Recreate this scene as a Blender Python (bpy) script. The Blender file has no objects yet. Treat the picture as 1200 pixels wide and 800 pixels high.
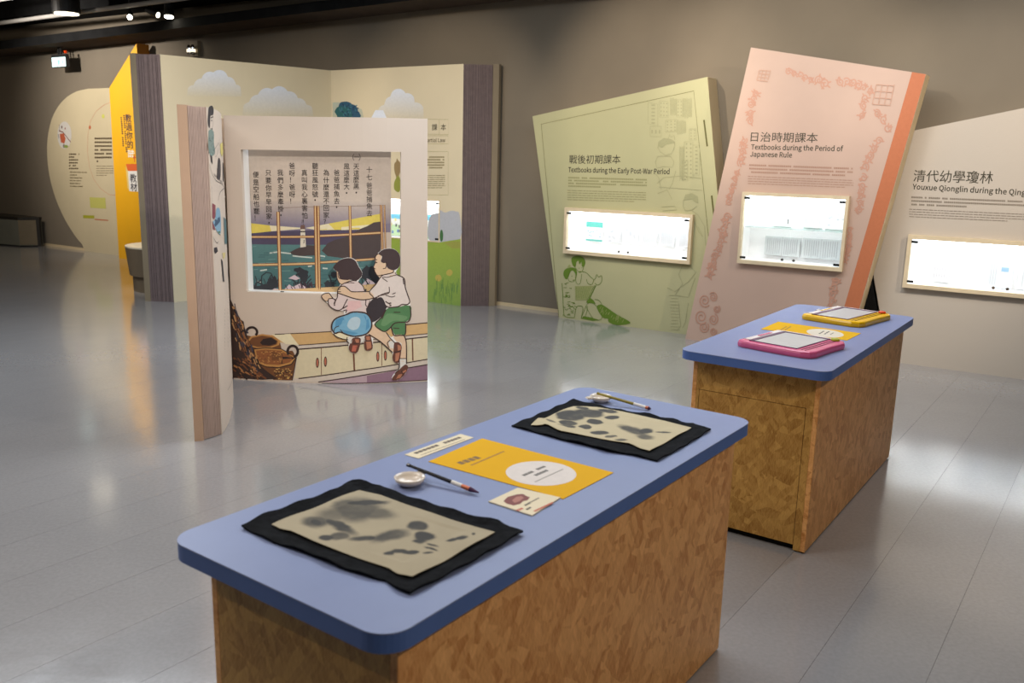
import bpy, bmesh, math, random
import numpy as np
from mathutils import Vector, Matrix
from mathutils.geometry import tessellate_polygon
random.seed(7)
C = bpy.context.scene.collection
R_ = math.radians

# ------------------------------------------------------------------ camera
F, PIT, ROL, H = 1022.64, R_(11.8954), R_(-1.4012), 1.4905
cp, sp = math.cos(PIT), math.sin(PIT)
cr, sr = math.cos(ROL), math.sin(ROL)
RM = np.array([[cr, sr, 0], [-sr, cr, 0], [0, 0, 1]]) @ np.array([[1, 0, 0], [0, -sp, -cp], [0, cp, -sp]])
cam = bpy.data.cameras.new('camera')
camo = bpy.data.objects.new('camera', cam)
C.objects.link(camo)
cam.sensor_width = 36
cam.lens = F / 1200 * 36
mw = Matrix.Identity(4)
for i in range(3):
    mw[i][0], mw[i][1], mw[i][2] = RM[0][i], -RM[1][i], -RM[2][i]
mw[2][3] = H
camo.matrix_world = mw
cam.dof.use_dof = True
cam.dof.focus_distance = 4.3
cam.dof.aperture_fstop = 5.0
cam.clip_start = 0.05
bpy.context.scene.camera = camo

# ------------------------------------------------------------------ world, exposure, main lamps
sc = bpy.context.scene
sc.view_settings.view_transform = 'Standard'
sc.view_settings.look = 'None'
sc.view_settings.gamma = 1
sc.view_settings.exposure = 0.38
w = bpy.data.worlds.new('world')
sc.world = w
w.use_nodes = True
w.node_tree.nodes['Background'].inputs[0].default_value = (0.5, 0.55, 0.65, 1)
w.node_tree.nodes['Background'].inputs[1].default_value = 0.045

A0 = np.array([0.1, 8.73])
WA = R_(-32.5)
WU = np.array([math.cos(WA), math.sin(WA)])     # along the long wall, to the right
WN = np.array([WU[1], -WU[0]])                  # out of the wall, into the room
def wp(u, n, z=0.0):                            # room coordinates: along the wall, out of it, up
    p = A0 + WU * u + WN * n
    return Vector((p[0], p[1], z))

def spot(name, loc, tgt, watt, size=50, blend=0.6, col=(1, 0.86, 0.68), rad=0.06):
    l = bpy.data.lights.new(name, 'SPOT')
    l.energy = watt
    l.spot_size = R_(size)
    l.spot_blend = blend
    l.color = col
    l.shadow_soft_size = rad
    o = bpy.data.objects.new(name, l)
    o.location = loc
    o.rotation_euler = (Vector(tgt) - Vector(loc)).to_track_quat('-Z', 'Y').to_euler()
    C.objects.link(o)
    return o
def area(name, loc, tgt, watt, sx, sy, col=(1, 1, 1)):
    l = bpy.data.lights.new(name, 'AREA')
    l.shape = 'RECTANGLE'
    l.size, l.size_y = sx, sy
    l.energy = watt
    l.color = col
    o = bpy.data.objects.new(name, l)
    o.location = loc
    o.rotation_euler = (Vector(tgt) - Vector(loc)).to_track_quat('-Z', 'Y').to_euler()
    C.objects.link(o)
    return o
WARM = (1, 0.84, 0.66)
NEUT = (1, 0.93, 0.86)
COOL = (0.86, 0.93, 1)
LZ = 3.3
# track spots washing the wall panels
spot('track_spot_green', wp(1.0, 2.6, LZ), wp(1.35, 0, 1.85), 190, 56, 0.8, WARM)
spot('track_spot_pink', wp(2.3, 2.8, LZ), wp(2.5, 0, 2.15), 185, 50, 0.8, (1, 0.88, 0.74))
spot('track_spot_grey', wp(4.4, 2.8, LZ), wp(4.3, 0, 1.5), 190, 60, 0.8, NEUT)
spot('track_spot_side', wp(6.2, 2.6, LZ), wp(2.9, 0.3, 1.2), 220, 50, 0.7, WARM)
# far open book
spot('track_spot_far_book', wp(0.1, 3.6, LZ), wp(-0.9, 0.4, 1.8), 190, 44, 0.7, WARM)
spot('track_spot_far_book_left', wp(-1.2, 4.2, LZ), wp(-2.6, 0.9, 1.6), 120, 46, 0.7, WARM)
# front book stand
spot('track_spot_stand', (1.3, 0.5, 3.2), (-1.2, 5.6, 1.0), 430, 30, 0.8, NEUT)
spot('track_spot_stand_side', (0.9, 3.6, LZ), (-1.6, 4.7, 1.0), 70, 44, 0.7, NEUT)
# tables
spot('track_spot_table', (0.9, 3.6, LZ), (0.1, 2.0, 0.7), 60, 60, 0.7, COOL)
spot('track_spot_table_right', (2.6, 4.6, LZ), (1.5, 3.5, 0.7), 60, 60, 0.7, COOL)
spot('track_spot_table_front', (2.4, 0.2, LZ), (0.7, 2.2, 0.3), 135, 75, 0.7, WARM)
# title wall far left
spot('fill_spot_table_end', (-2.2, 0.3, LZ), (0.2, 2.0, 0.2), 35, 60, 0.8, WARM)  # added weak fill, brightens the strand-board table ends
spot('track_spot_title', wp(-6.6, 2.6, 3.0), wp(-6.7, 0, 2.0), 330, 88, 0.9, NEUT)
spot('track_spot_plinth', wp(-4.1, 2.4, 3.2), wp(-3.65, 1.5, 0.48), 130, 26, 0.7, WARM)
# broad ceiling lamps of the hall, above the frame, plus an added fill
area('hall_lamp_row', (0.6, 5.2, 3.4), (0.6, 5.2, 0), 80, 3.0, 1.2, COOL)
area('hall_lamp_row_left', (-3.2, 6.0, 3.4), (-3.2, 6.0, 0), 95, 2.4, 1.2, COOL)
area('fill_area_far', wp(-7.5, 3.5, 3.5), wp(-7.5, 2.5, 0), 25, 3.0, 1.0, WARM)  # added fill light, lifts the dark wall at the far left
area('hall_lamp_row_near', (-2.4, 2.4, 3.4), (-2.4, 2.4, 0), 60, 2.4, 1.2, NEUT)

# ------------------------------------------------------------------ materials
def lin(c):
    c = c / 255.0
    return c / 12.92 if c <= 0.04045 else ((c + 0.055) / 1.055) ** 2.4
def col(r, g, b, k=1.0):
    return (min(lin(r) * k, 0.92), min(lin(g) * k, 0.92), min(lin(b) * k, 0.92), 1)
class NT:
    def __init__(s, name):
        s.m = bpy.data.materials.new(name)
        s.m.use_nodes = True
        s.t = s.m.node_tree
        s.p = s.t.nodes['Principled BSDF']
        s.g = s.n('ShaderNodeTexCoord')
    def n(s, k, **kw):
        x = s.t.nodes.new(k)
        for a, b in kw.items():
            setattr(x, a, b)
        return x
    def l(s, a, b):
        s.t.links.new(a, b)
    def mapping(s, scale=(1, 1, 1), rot=(0, 0, 0), loc=(0, 0, 0), src=None):
        x = s.n('ShaderNodeMapping')
        x.inputs['Scale'].default_value = scale
        x.inputs['Rotation'].default_value = rot
        x.inputs['Location'].default_value = loc
        s.l(src or s.g.outputs['Object'], x.inputs[0])
        return x.outputs[0]
    def noise(s, sc_, vec=None, detail=4, rough=0.55):
        x = s.n('ShaderNodeTexNoise')
        x.inputs['Scale'].default_value = sc_
        x.inputs['Detail'].default_value = detail
        x.inputs['Roughness'].default_value = rough
        s.l(vec or s.g.outputs['Object'], x.inputs['Vector'])
        return x.outputs['Fac']
    def ramp(s, f, stops):
        x = s.n('ShaderNodeValToRGB')
        e = x.color_ramp.elements
        while len(e) < len(stops):
            e.new(0.5)
        for i, (p, c) in enumerate(stops):
            e[i].position = p
            e[i].color = c
        s.l(f, x.inputs[0])
        return x.outputs[0]
    def mix(s, f, a, b, mode='MIX'):
        x = s.n('ShaderNodeMix', data_type='RGBA', blend_type=mode)
        for sock, v in ((x.inputs[0], f), (x.inputs[6], a), (x.inputs[7], b)):
            if hasattr(v, 'links'):
                s.l(v, sock)
            else:
                sock.default_value = v
        return x.outputs[2]
    def math(s, op, a, b=None, c=None):
        x = s.n('ShaderNodeMath', operation=op)
        for i, v in enumerate((a, b, c)):
            if v is None:
                continue
            if hasattr(v, 'links'):
                s.l(v, x.inputs[i])
            else:
                x.inputs[i].default_value = v
        return x.outputs[0]
    def bump(s, h, strength=0.2, dist=0.002):
        x = s.n('ShaderNodeBump')
        x.inputs['Strength'].default_value = strength
        x.inputs['Distance'].default_value = dist
        s.l(h, x.inputs['Height'])
        s.l(x.outputs[0], s.p.inputs['Normal'])
    def base(s, v):
        if hasattr(v, 'links'):
            s.l(v, s.p.inputs['Base Color'])
        else:
            s.p.inputs['Base Color'].default_value = v
    def setp(s, **kw):
        for a, b in kw.items():
            s.p.inputs[a.replace('_', ' ')].default_value = b
def paint(name, c, rough=0.6, var=0.06, scale=6.0, metal=0.0, grain=0.05, spec=0.5):
    m = NT(name)
    f = m.noise(scale)
    a = tuple(x * (1 - var) for x in c[:3]) + (1,)
    b = tuple(min(1, x * (1 + var)) for x in c[:3]) + (1,)
    m.base(m.ramp(f, [(0.35, a), (0.65, b)]))
    m.setp(Roughness=rough, Metallic=metal, Specular_IOR_Level=spec)
    if grain:
        m.bump(m.noise(260, detail=2), grain, 0.001)
    return m.m
def emis(name, c, strength):
    m = NT(name)
    m.base((0, 0, 0, 1))
    m.p.inputs['Emission Color'].default_value = c
    m.p.inputs['Emission Strength'].default_value = strength
    m.l(m.ramp(m.noise(30, detail=1), [(0.0, tuple(x * 0.95 for x in c[:3]) + (1,)), (1.0, c)]), m.p.inputs['Emission Color'])
    return m.m
M = {}
M['wall'] = paint('wall_paint', col(150, 138, 120, 0.62), 0.85, 0.04, 1.5, grain=0.12, spec=0.2)
M['black'] = paint('black_paint', (0.010, 0.010, 0.010, 1), 0.95, 0.2, spec=0.1)
M['darkmetal'] = paint('dark_metal', (0.03, 0.03, 0.03, 1), 0.45, 0.2, metal=0.3)
M['soffit'] = paint('soffit_paint', (0.08, 0.06, 0.045, 1), 0.95, 0.1, spec=0.1)
M['conduit'] = paint('conduit_grey', (0.35, 0.33, 0.30, 1), 0.6)
M['green'] = paint('green_board', col(188, 184, 140, 0.80), 0.6, 0.02, 3)
M['pink'] = paint('pink_board', col(201, 171, 153, 0.80), 0.6, 0.02, 3)
M['creamedge'] = paint('cream_edge', col(222, 200, 160, 0.8), 0.6, 0.03)
M['mauve'] = paint('mauve_page_edge', col(140, 120, 118, 0.55), 0.7, 0.08, 20)
M['pinkpage'] = paint('pinkish_page_edge', col(190, 165, 152, 0.85), 0.7, 0.05, 20)
M['pinkgroove'] = paint('page_groove', col(120, 84, 76, 0.5), 0.7, 0.05, 20)
M['covertan'] = paint('book_cover_tan', col(200, 168, 142, 0.9), 0.6, 0.03)
M['covergrey'] = paint('book_cover_grey', col(150, 135, 110, 0.75), 0.6, 0.03)
M['booth'] = paint('stand_board', col(206, 192, 178, 1.0), 0.55, 0.02, 3)
M['page'] = paint('page_cream', col(222, 208, 176, 0.90), 0.6, 0.02, 2)
M['white'] = paint('white_board', (0.8, 0.79, 0.76, 1), 0.5, 0.01)
M['lining'] = paint('case_lining', (0.9, 0.9, 0.9, 1), 0.5, 0.01)
M['maple'] = paint('maple_wood', col(225, 205, 170, 0.85), 0.5, 0.05, 15)
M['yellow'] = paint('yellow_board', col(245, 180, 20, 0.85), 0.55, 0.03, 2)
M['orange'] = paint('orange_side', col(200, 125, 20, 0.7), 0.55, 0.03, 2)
M['cream'] = paint('cream_board', col(205, 190, 155, 0.85), 0.6, 0.03, 2)
M['chrome'] = paint('chrome', (0.6, 0.6, 0.6, 1), 0.2, 0.02, metal=1, grain=0)
M['felt'] = paint('black_felt', (0.008, 0.009, 0.011, 1), 0.95, 0.3, 60, grain=0.5, spec=0.1)
M['porcelain'] = paint('porcelain', (0.75, 0.68, 0.6, 1), 0.2, 0.02, grain=0)
M['bench'] = paint('bench_grey', col(125, 125, 112, 0.7), 0.7, 0.05)
M['benchb'] = paint('bench_beige', col(125, 112, 88, 0.7), 0.7, 0.05)
M['skin_tan'] = paint('bench_top_black', (0.02, 0.017, 0.013, 1), 0.35, 0.1)
M['laminate'] = paint('blue_laminate', col(138, 153, 198, 0.76), 0.42, 0.02, 10, grain=0.04)
M['bluerim'] = paint('blue_rim', col(76, 110, 182, 0.95), 0.45, 0.04, 10)
M['plumframe'] = paint('plum_frame', col(110, 70, 110, 0.8), 0.35, 0.03, grain=0)
M['pinkplastic'] = paint('pink_plastic', col(225, 100, 145, 0.9), 0.25, 0.03, grain=0)
M['yelplastic'] = paint('yellow_plastic', col(245, 190, 10, 0.9), 0.25, 0.03, grain=0)
M['paleplastic'] = paint('pale_plastic', (0.75, 0.68, 0.66, 1), 0.3, 0.02, grain=0)
M['drawscreen'] = paint('drawing_surface', (0.5, 0.5, 0.49, 1), 0.3, 0.03, 40, grain=0.1)
M['greenknob'] = paint('green_knob', col(170, 175, 20), 0.3, grain=0)
M['redknob'] = paint('red_knob', col(225, 70, 20), 0.3, grain=0)
M['blackhandle'] = paint('black_handle', (0.01, 0.01, 0.015, 1), 0.25, grain=0)
M['olivehandle'] = paint('olive_handle', col(140, 125, 30), 0.35, grain=0)
M['copper'] = paint('copper_ferrule', col(190, 110, 80), 0.35, metal=0.6, grain=0)
M['bristle'] = paint('purple_bristle', col(70, 30, 70), 0.7)
M['plinth'] = paint('plinth_taupe', col(135, 118, 95, 0.8), 0.6)
M['plinthtop'] = paint('plinth_top', (0.8, 0.72, 0.55, 1), 0.5)
M['led'] = emis('led_white', (0.92, 0.97, 1, 1), 6)
M['lampglow'] = emis('lamp_glow', (1, 0.9, 0.7, 1), 30)
M['lampglow_soft'] = emis('lamp_glow_soft', (1, 0.88, 0.66, 1), 5)
M['exit'] = emis('exit_sign_face', (0.72, 1, 0.96, 1), 1.6)
# printed ink: the colour of each printed shape is stored on the mesh
m = NT('printed_ink')
at = m.n('ShaderNodeAttribute', attribute_name='Col')
nz = m.ramp(m.noise(45, detail=3), [(0.3, (0.93, 0.93, 0.93, 1)), (0.7, (1, 1, 1, 1))])
m.base(m.mix(1.0, at.outputs['Color'], nz, 'MULTIPLY'))
m.setp(Roughness=0.6)
M['print'] = m.m
# fabric-like pale panel
m = NT('woven_panel')
wv = m.n('ShaderNodeTexWave', bands_direction='Z')
wv.inputs['Scale'].default_value = 55
wv.inputs['Distortion'].default_value = 6
wv.inputs['Detail'].default_value = 2
m.l(m.g.outputs['Object'], wv.inputs['Vector'])
m.base(m.ramp(wv.outputs['Fac'], [(0.2, col(190, 178, 162, 0.87)), (0.8, col(200, 188, 173, 0.87))]))
m.setp(Roughness=0.7)
M['grey'] = m.m
# glass
m = NT('clear_glass')
m.setp(Roughness=0.02, IOR=1.45, Alpha=0.06)
m.base(m.ramp(m.noise(2), [(0, (0.9, 1, 0.98, 1)), (1, (0.95, 1, 1, 1))]))
M['glass'] = m.m
m = NT('shelf_glass')
m.setp(Roughness=0.05, Alpha=0.3)
m.base(m.ramp(m.noise(2), [(0, (0.25, 0.5, 0.46, 1)), (1, (0.3, 0.55, 0.5, 1))]))
M['shelfglass'] = m.m
# floor vinyl
m = NT('floor_vinyl')
inf = m.n('ShaderNodeObjectInfo')
f1 = m.noise(0.9, detail=5)
f2 = m.noise(70, detail=4)
base = m.ramp(f1, [(0.3, (0.275, 0.27, 0.275, 1)), (0.7, (0.31, 0.303, 0.305, 1))])
fine = m.ramp(f2, [(0.35, (0.93, 0.93, 0.93, 1)), (0.65, (1.03, 1.03, 1.03, 1))])
b1 = m.mix(1.0, base, fine, 'MULTIPLY')
m.base(m.mix(m.math('MULTIPLY', inf.outputs['Random'], 0.05), b1, (0.2, 0.2, 0.21, 1)))
m.l(m.math('MULTIPLY_ADD', m.noise(5, detail=3), 0.10, 0.12), m.p.inputs['Roughness'])
m.setp(Specular_IOR_Level=0.8)
m.p.inputs['Coat Weight'].default_value = 0.6
m.p.inputs['Coat Roughness'].default_value = 0.12
hb = m.math('ADD', m.noise(9, m.mapping((1, 1, 1)), 3), m.math('MULTIPLY', m.noise(1.6, detail=2), 2.0))
m.bump(hb, 0.25, 0.004)
M['floor'] = m.m
M['seam'] = paint('seam_dark', (0.07, 0.07, 0.07, 1), 0.8)
# oriented strand board
def osb(name, axis, dark, light, rot=0.0):
    m = NT(name)
    def layer(rot, sx, sy, off):
        r = (0, rot, 0) if axis == 'xz' else (rot, 0, 0)
        scl = (sx, sx * 0.6, sy) if axis == 'xz' else (sx * 0.6, sx, sy)
        wob = m.n('ShaderNodeVectorMath', operation='ADD')
        nn = m.n('ShaderNodeTexNoise')
        nn.inputs['Scale'].default_value = 9
        m.l(m.g.outputs['Object'], nn.inputs['Vector'])
        sc2 = m.n('ShaderNodeVectorMath', operation='SCALE')
        sc2.inputs['Scale'].default_value = 0.03
        m.l(nn.outputs['Color'], sc2.inputs[0])
        m.l(m.g.outputs['Object'], wob.inputs[0])
        m.l(sc2.outputs[0], wob.inputs[1])
        rm = m.mapping((1, 1, 1), r, off, wob.outputs[0])
        v = m.n('ShaderNodeTexVoronoi')
        v.inputs['Scale'].default_value = 1
        m.l(m.mapping(scl, src=rm), v.inputs['Vector'])
        g = m.noise(1, m.mapping(tuple(q * (6 if i == (0 if axis == 'xz' else 1) else 1.2) for i, q in enumerate(scl)), src=rm), 3)
        bw = m.n('ShaderNodeSeparateColor')
        m.l(v.outputs['Color'], bw.inputs[0])
        return bw.outputs[0], bw.outputs[1], g
    a = layer(rot + 0.5, 48, 13, (0, 0, 0))
    b = layer(rot - 0.6, 40, 11, (3, 5, 1))
    c = layer(rot + 1.3, 34, 10, (7, 2, 4))
    v1 = m.mix(m.math('GREATER_THAN', a[1], 0.5), a[0], b[0])
    v2 = m.mix(m.math('GREATER_THAN', b[1], 0.62), v1, c[0])
    gg = m.mix(0.5, a[2], b[2])
    fine = m.noise(1, m.mapping((260, 260, 40) if axis == 'xz' else (260, 260, 40), (0.4, 0.5, 0)), 4)
    val = m.math('ADD', m.math('MULTIPLY', v2, 0.25), m.math('MULTIPLY', gg, 0.52))
    val = m.math('ADD', val, m.math('MULTIPLY', m.math('SUBTRACT', fine, 0.5), 0.45))
    mid = tuple((x + y) / 2 for x, y in zip(dark, light))
    m.base(m.ramp(val, [(0.06, tuple(x * 0.4 for x in dark[:3]) + (1,)), (0.16, dark), (0.36, mid), (0.62, light)]))
    m.setp(Roughness=0.5, Specular_IOR_Level=0.35)
    m.bump(val, 0.35, 0.002)
    return m.m
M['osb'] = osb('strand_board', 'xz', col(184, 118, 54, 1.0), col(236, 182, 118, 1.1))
M['osb_shaded'] = osb('strand_board_shaded', 'yz', col(150, 104, 42, 0.9), col(212, 168, 92, 0.95))  # darker copy for the table ends, their shade put into the colour

# ------------------------------------------------------------------ helpers
def raydir(x, y):
    return RM.T @ np.array([(x - 600) / F, (y - 400) / F, 1.0])
def at_z(x, y, z=0.0):            # measured point of the photo on a horizontal plane of height z
    d = raydir(x, y)
    t = (z - H) / d[2]
    return Vector((d[0] * t, d[1] * t, z))
def link(o, parent=None):
    C.objects.link(o)
    if parent:
        o.parent = parent
        o.matrix_parent_inverse = parent.matrix_world.inverted() if False else Matrix.Identity(4)
    return o
def thing(name, label, cat, loc=(0, 0, 0), rotz=0.0, group=None):
    o = bpy.data.objects.new(name, None)
    o.empty_display_size = 0.1
    o.location = loc
    o.rotation_euler = (0, 0, rotz)
    C.objects.link(o)
    return tag(o, label, cat, group)
def tag(o, label, cat, group=None):
    o['label'] = label
    o['category'] = cat
    if group:
        o['group'] = group
    return o
def rootinv(parent):
    if parent is None:
        return Matrix.Identity(4)
    ch = []
    p = parent
    while p:
        ch.append(Matrix.Translation(p.location) @ p.rotation_euler.to_matrix().to_4x4())
        p = p.parent
    m_ = Matrix.Identity(4)
    for q in reversed(ch):
        m_ = m_ @ q
    return m_.inverted()
def obj(name, bm, mat, parent=None, world=True, smooth=False, label=None, recalc=True):
    """bm in world coordinates when world=True, else in the parent's own"""
    if recalc:
        bmesh.ops.recalc_face_normals(bm, faces=bm.faces)
    if world and parent is not None:
        bmesh.ops.transform(bm, matrix=rootinv(parent), verts=bm.verts)
    me = bpy.data.meshes.new(name)
    bm.to_mesh(me)
    bm.free()
    for mt in (mat if isinstance(mat, (list, tuple)) else [mat]):
        me.materials.append(mt)
    if smooth:
        for p in me.polygons:
            p.use_smooth = True
    o = bpy.data.objects.new(name, me)
    C.objects.link(o)
    if parent:
        o.parent = parent
    if label:
        o['label'] = label
    return o
def settle(o):
    """move the origin of a world-built single-mesh thing to its base centre"""
    me = o.data
    n = len(me.vertices)
    a = np.empty(n * 3)
    me.vertices.foreach_get('co', a)
    a = a.reshape(-1, 3)
    c = Vector(((a[:, 0].min() + a[:, 0].max()) / 2, (a[:, 1].min() + a[:, 1].max()) / 2, a[:, 2].min()))
    me.transform(Matrix.Translation(-c))
    o.location = c
    return o
def box(bm, lo, hi, mtx=None, mi=0, bev=0.0):
    lo, hi = Vector(lo), Vector(hi)
    r = bmesh.ops.create_cube(bm, size=1)
    vs = r['verts']
    bmesh.ops.transform(bm, matrix=Matrix.Translation((lo + hi) / 2) @ Matrix.Diagonal(tuple(hi - lo) + (1,)), verts=vs)
    if bev:
        es = list({e for v in vs for e in v.link_edges})
        rr = bmesh.ops.bevel(bm, geom=es, offset=bev, segments=2, affect='EDGES')
        vs = list({v for f in rr['faces'] for v in f.verts} | {v for v in vs if v.is_valid})
    if mtx is not None:
        bmesh.ops.transform(bm, matrix=mtx, verts=vs)
    for f in {f for v in vs for f in v.link_faces}:
        f.material_index = mi
    return vs
def prism(bm, pts, z0, z1, mi=0):
    a = [bm.verts.new((p[0], p[1], z0)) for p in pts]
    b = [bm.verts.new((p[0], p[1], z1)) for p in pts]
    n = len(pts)
    fs = [bm.faces.new(a[::-1]), bm.faces.new(b)]
    for i in range(n):
        fs.append(bm.faces.new((a[i], a[(i + 1) % n], b[(i + 1) % n], b[i])))
    for f in fs:
        f.material_index = mi
    return fs
def tube(bm, p0, p1, r0, r1=None, seg=12, cap=True):
    r1 = r0 if r1 is None else r1
    p0, p1 = Vector(p0), Vector(p1)
    q = (p1 - p0).to_track_quat('Z', 'Y').to_matrix()
    A, B = [], []
    for i in range(seg):
        a = 2 * math.pi * i / seg
        d = q @ Vector((math.cos(a), math.sin(a), 0))
        A.append(bm.verts.new(p0 + d * r0))
        B.append(bm.verts.new(p1 + d * r1))
    for i in range(seg):
        bm.faces.new((A[i], A[(i + 1) % seg], B[(i + 1) % seg], B[i]))
    if cap:
        bm.faces.new(A[::-1])
        bm.faces.new(B)
def lathe(bm, c, prof, seg=32, sx=1.0, sy=1.0, rot=0.0):
    rings = []
    for r, z in prof:
        ring = []
        for i in range(seg):
            a = 2 * math.pi * i / seg
            x, y = math.cos(a) * r * sx, math.sin(a) * r * sy
            ring.append(bm.verts.new((c[0] + x * math.cos(rot) - y * math.sin(rot), c[1] + x * math.sin(rot) + y * math.cos(rot), c[2] + z)))
        rings.append(ring)
    for a, b in zip(rings, rings[1:]):
        for i in range(seg):
            bm.faces.new((a[i], a[(i + 1) % seg], b[(i + 1) % seg], b[i]))
    bm.faces.new(rings[0][::-1])
    bm.faces.new(rings[-1])
def rrect(L, W, r, seg=6, x0=0, y0=0):
    pts = []
    for cx, cy, a0 in ((L - r, W - r, 0), (r, W - r, 90), (r, r, 180), (L - r, r, 270)):
        for i in range(seg + 1):
            a = R_(a0 + 90 * i / seg)
            pts.append((x0 + cx + r * math.cos(a), y0 + cy + r * math.sin(a)))
    return pts

def round_loop(pts, n=3):
    P = [np.array(p, float) for p in pts]
    out = []
    for i in range(len(P)):
        a, b, c, d = P[i - 1], P[i], P[(i + 1) % len(P)], P[(i + 2) % len(P)]
        for k in range(n):
            t = k / n
            out.append(tuple(0.5 * ((2 * b) + (c - a) * t + (2 * a - 5 * b + 4 * c - d) * t * t + (3 * b - 3 * c + d - a) * t ** 3)))
    return out

class Surf:
    """an upright surface standing on a floor line (straight or curved); u runs along it, v is height"""
    def __init__(s, pts):
        s.p = [np.array(p[:2], float) for p in pts]
        s.d = [(b - a) / np.linalg.norm(b - a) for a, b in zip(s.p, s.p[1:])]
        s.L = [np.linalg.norm(b - a) for a, b in zip(s.p, s.p[1:])]
        s.c = [0]
        for q in s.L:
            s.c.append(s.c[-1] + q)
        s.curved = len(pts) > 2
    def uv(s, x, y, off=0.0):
        d = raydir(x, y)
        best = None
        k = len(s.L)
        for i in range(k):
            a, u = s.p[i], s.d[i]
            n = np.array([u[1], -u[0]])
            a = a + n * off
            den = n @ d[:2]
            if abs(den) < 1e-9:
                continue
            t = (n @ a) / den
            if t <= 0:
                continue
            q = (d[:2] * t - a) @ u
            lo = -1e-4 if i > 0 else -1e9
            hi = s.L[i] + 1e-4 if i < k - 1 else (1e9 if k == 1 else s.L[i] + 0.06)
            if lo <= q <= hi and (best is None or t < best[0]):
                best = (t, s.c[i] + q, H + d[2] * t)
        if best:
            return best[1], best[2]
        # the ray grazes past a curved page: take the point of the curve nearest to it
        az = math.atan2(d[0], d[1])
        j = min(range(len(s.p)), key=lambda i: abs(math.atan2(s.p[i][0], s.p[i][1]) - az))
        return s.c[j], H + d[2] * np.hypot(*s.p[j]) / np.hypot(d[0], d[1])
    def pt(s, u, v, off=0.0):
        k = len(s.L)
        i = 0
        while i < k - 1 and u > s.c[i + 1]:
            i += 1
        n = np.array([s.d[i][1], -s.d[i][0]])
        if s.curved:
            f = (u - s.c[i]) / s.L[i] - 0.5
            j = i + (1 if f > 0 else -1)
            if 0 <= j < k:
                n2 = np.array([s.d[j][1], -s.d[j][0]])
                n = n * (1 - abs(f)) + n2 * abs(f)
                n = n / np.linalg.norm(n)
        q = s.p[i] + s.d[i] * (u - s.c[i]) + n * off
        return Vector((q[0], q[1], v))
    def uvs(s, pts):
        return [s.uv(*p) for p in pts]

def smooth_line(pts, n=4):
    """Catmull-Rom through floor points"""
    P = [np.array(p, float) for p in pts]
    P = [2 * P[0] - P[1]] + P + [2 * P[-1] - P[-2]]
    out = []
    for i in range(1, len(P) - 2):
        for k in range(n):
            t = k / n
            a, b, c, d = P[i - 1:i + 3]
            out.append(0.5 * ((2 * b) + (c - a) * t + (2 * a - 5 * b + 4 * c - d) * t * t + (3 * b - 3 * c + d - a) * t ** 3))
    out.append(P[-2])
    return out

def tess(loops):
    vs = [[Vector((p[0], p[1], 0)) for p in lp] for lp in loops]
    tri = tessellate_polygon(vs)
    return [p for lp in loops for p in lp], tri
def slice_u(bm, step):
    xs = [v.co.x for v in bm.verts]
    if not xs or max(xs) - min(xs) < step:
        return
    k = math.floor(min(xs) / step) + 1
    while k * step < max(xs):
        bmesh.ops.bisect_plane(bm, geom=bm.verts[:] + bm.edges[:] + bm.faces[:], dist=1e-6, plane_co=(k * step, 0, 0), plane_no=(1, 0, 0))
        k += 1
def slab(S, outline, holes=(), th=0.05, off=0.0, seg=None, floor=True, mi=0, bm=None, uvin=False):
    """a board standing on surface S: front at off, back at off-th"""
    loops = [[tuple(p) for p in (lp if uvin else S.uvs(lp))] for lp in [outline] + list(holes)]
    if floor:
        loops[0] = [(u, 0.0 if abs(v) < 0.08 else v) for u, v in loops[0]]
    if S.curved:
        nl = []
        for lp in loops:
            q = []
            for a, b in zip(lp, lp[1:] + lp[:1]):
                k = 1
                q += [(a[0] + (b[0] - a[0]) * i / k, a[1] + (b[1] - a[1]) * i / k) for i in range(k)]
            nl.append(q)
        loops = nl
    pts, tri = tess(loops)
    bm = bm or bmesh.new()
    v2 = [bm.verts.new((p[0], p[1], 0)) for p in pts]
    fs = []
    for t in tri:
        try:
            fs.append(bm.faces.new([v2[i] for i in t]))
        except ValueError:
            pass
    if S.curved:
        slice_u(bm, 0.05)
        fs = bm.faces[:]
    fs = [f for f in fs if f.is_valid]
    vs = list({v for f in fs for v in f.verts})
    uv = {v: (v.co.x, v.co.y) for v in vs}
    fset = set(fs)
    bound = [e for e in {e for f in fs for e in f.edges} if len([f for f in e.link_faces if f in fset]) == 1]
    back = {}
    for v in vs:
        back[v] = bm.verts.new(S.pt(uv[v][0], uv[v][1], off - th))
        v.co = S.pt(uv[v][0], uv[v][1], off)
    for f in fs:
        f.material_index = mi
        try:
            g = bm.faces.new([back[v] for v in reversed(f.verts)])
            g.material_index = mi
        except ValueError:
            pass
    for e in bound:
        a, b = e.verts
        try:
            g = bm.faces.new((a, b, back[b], back[a]))
            g.material_index = mi
        except ValueError:
            pass
    return bm

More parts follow.
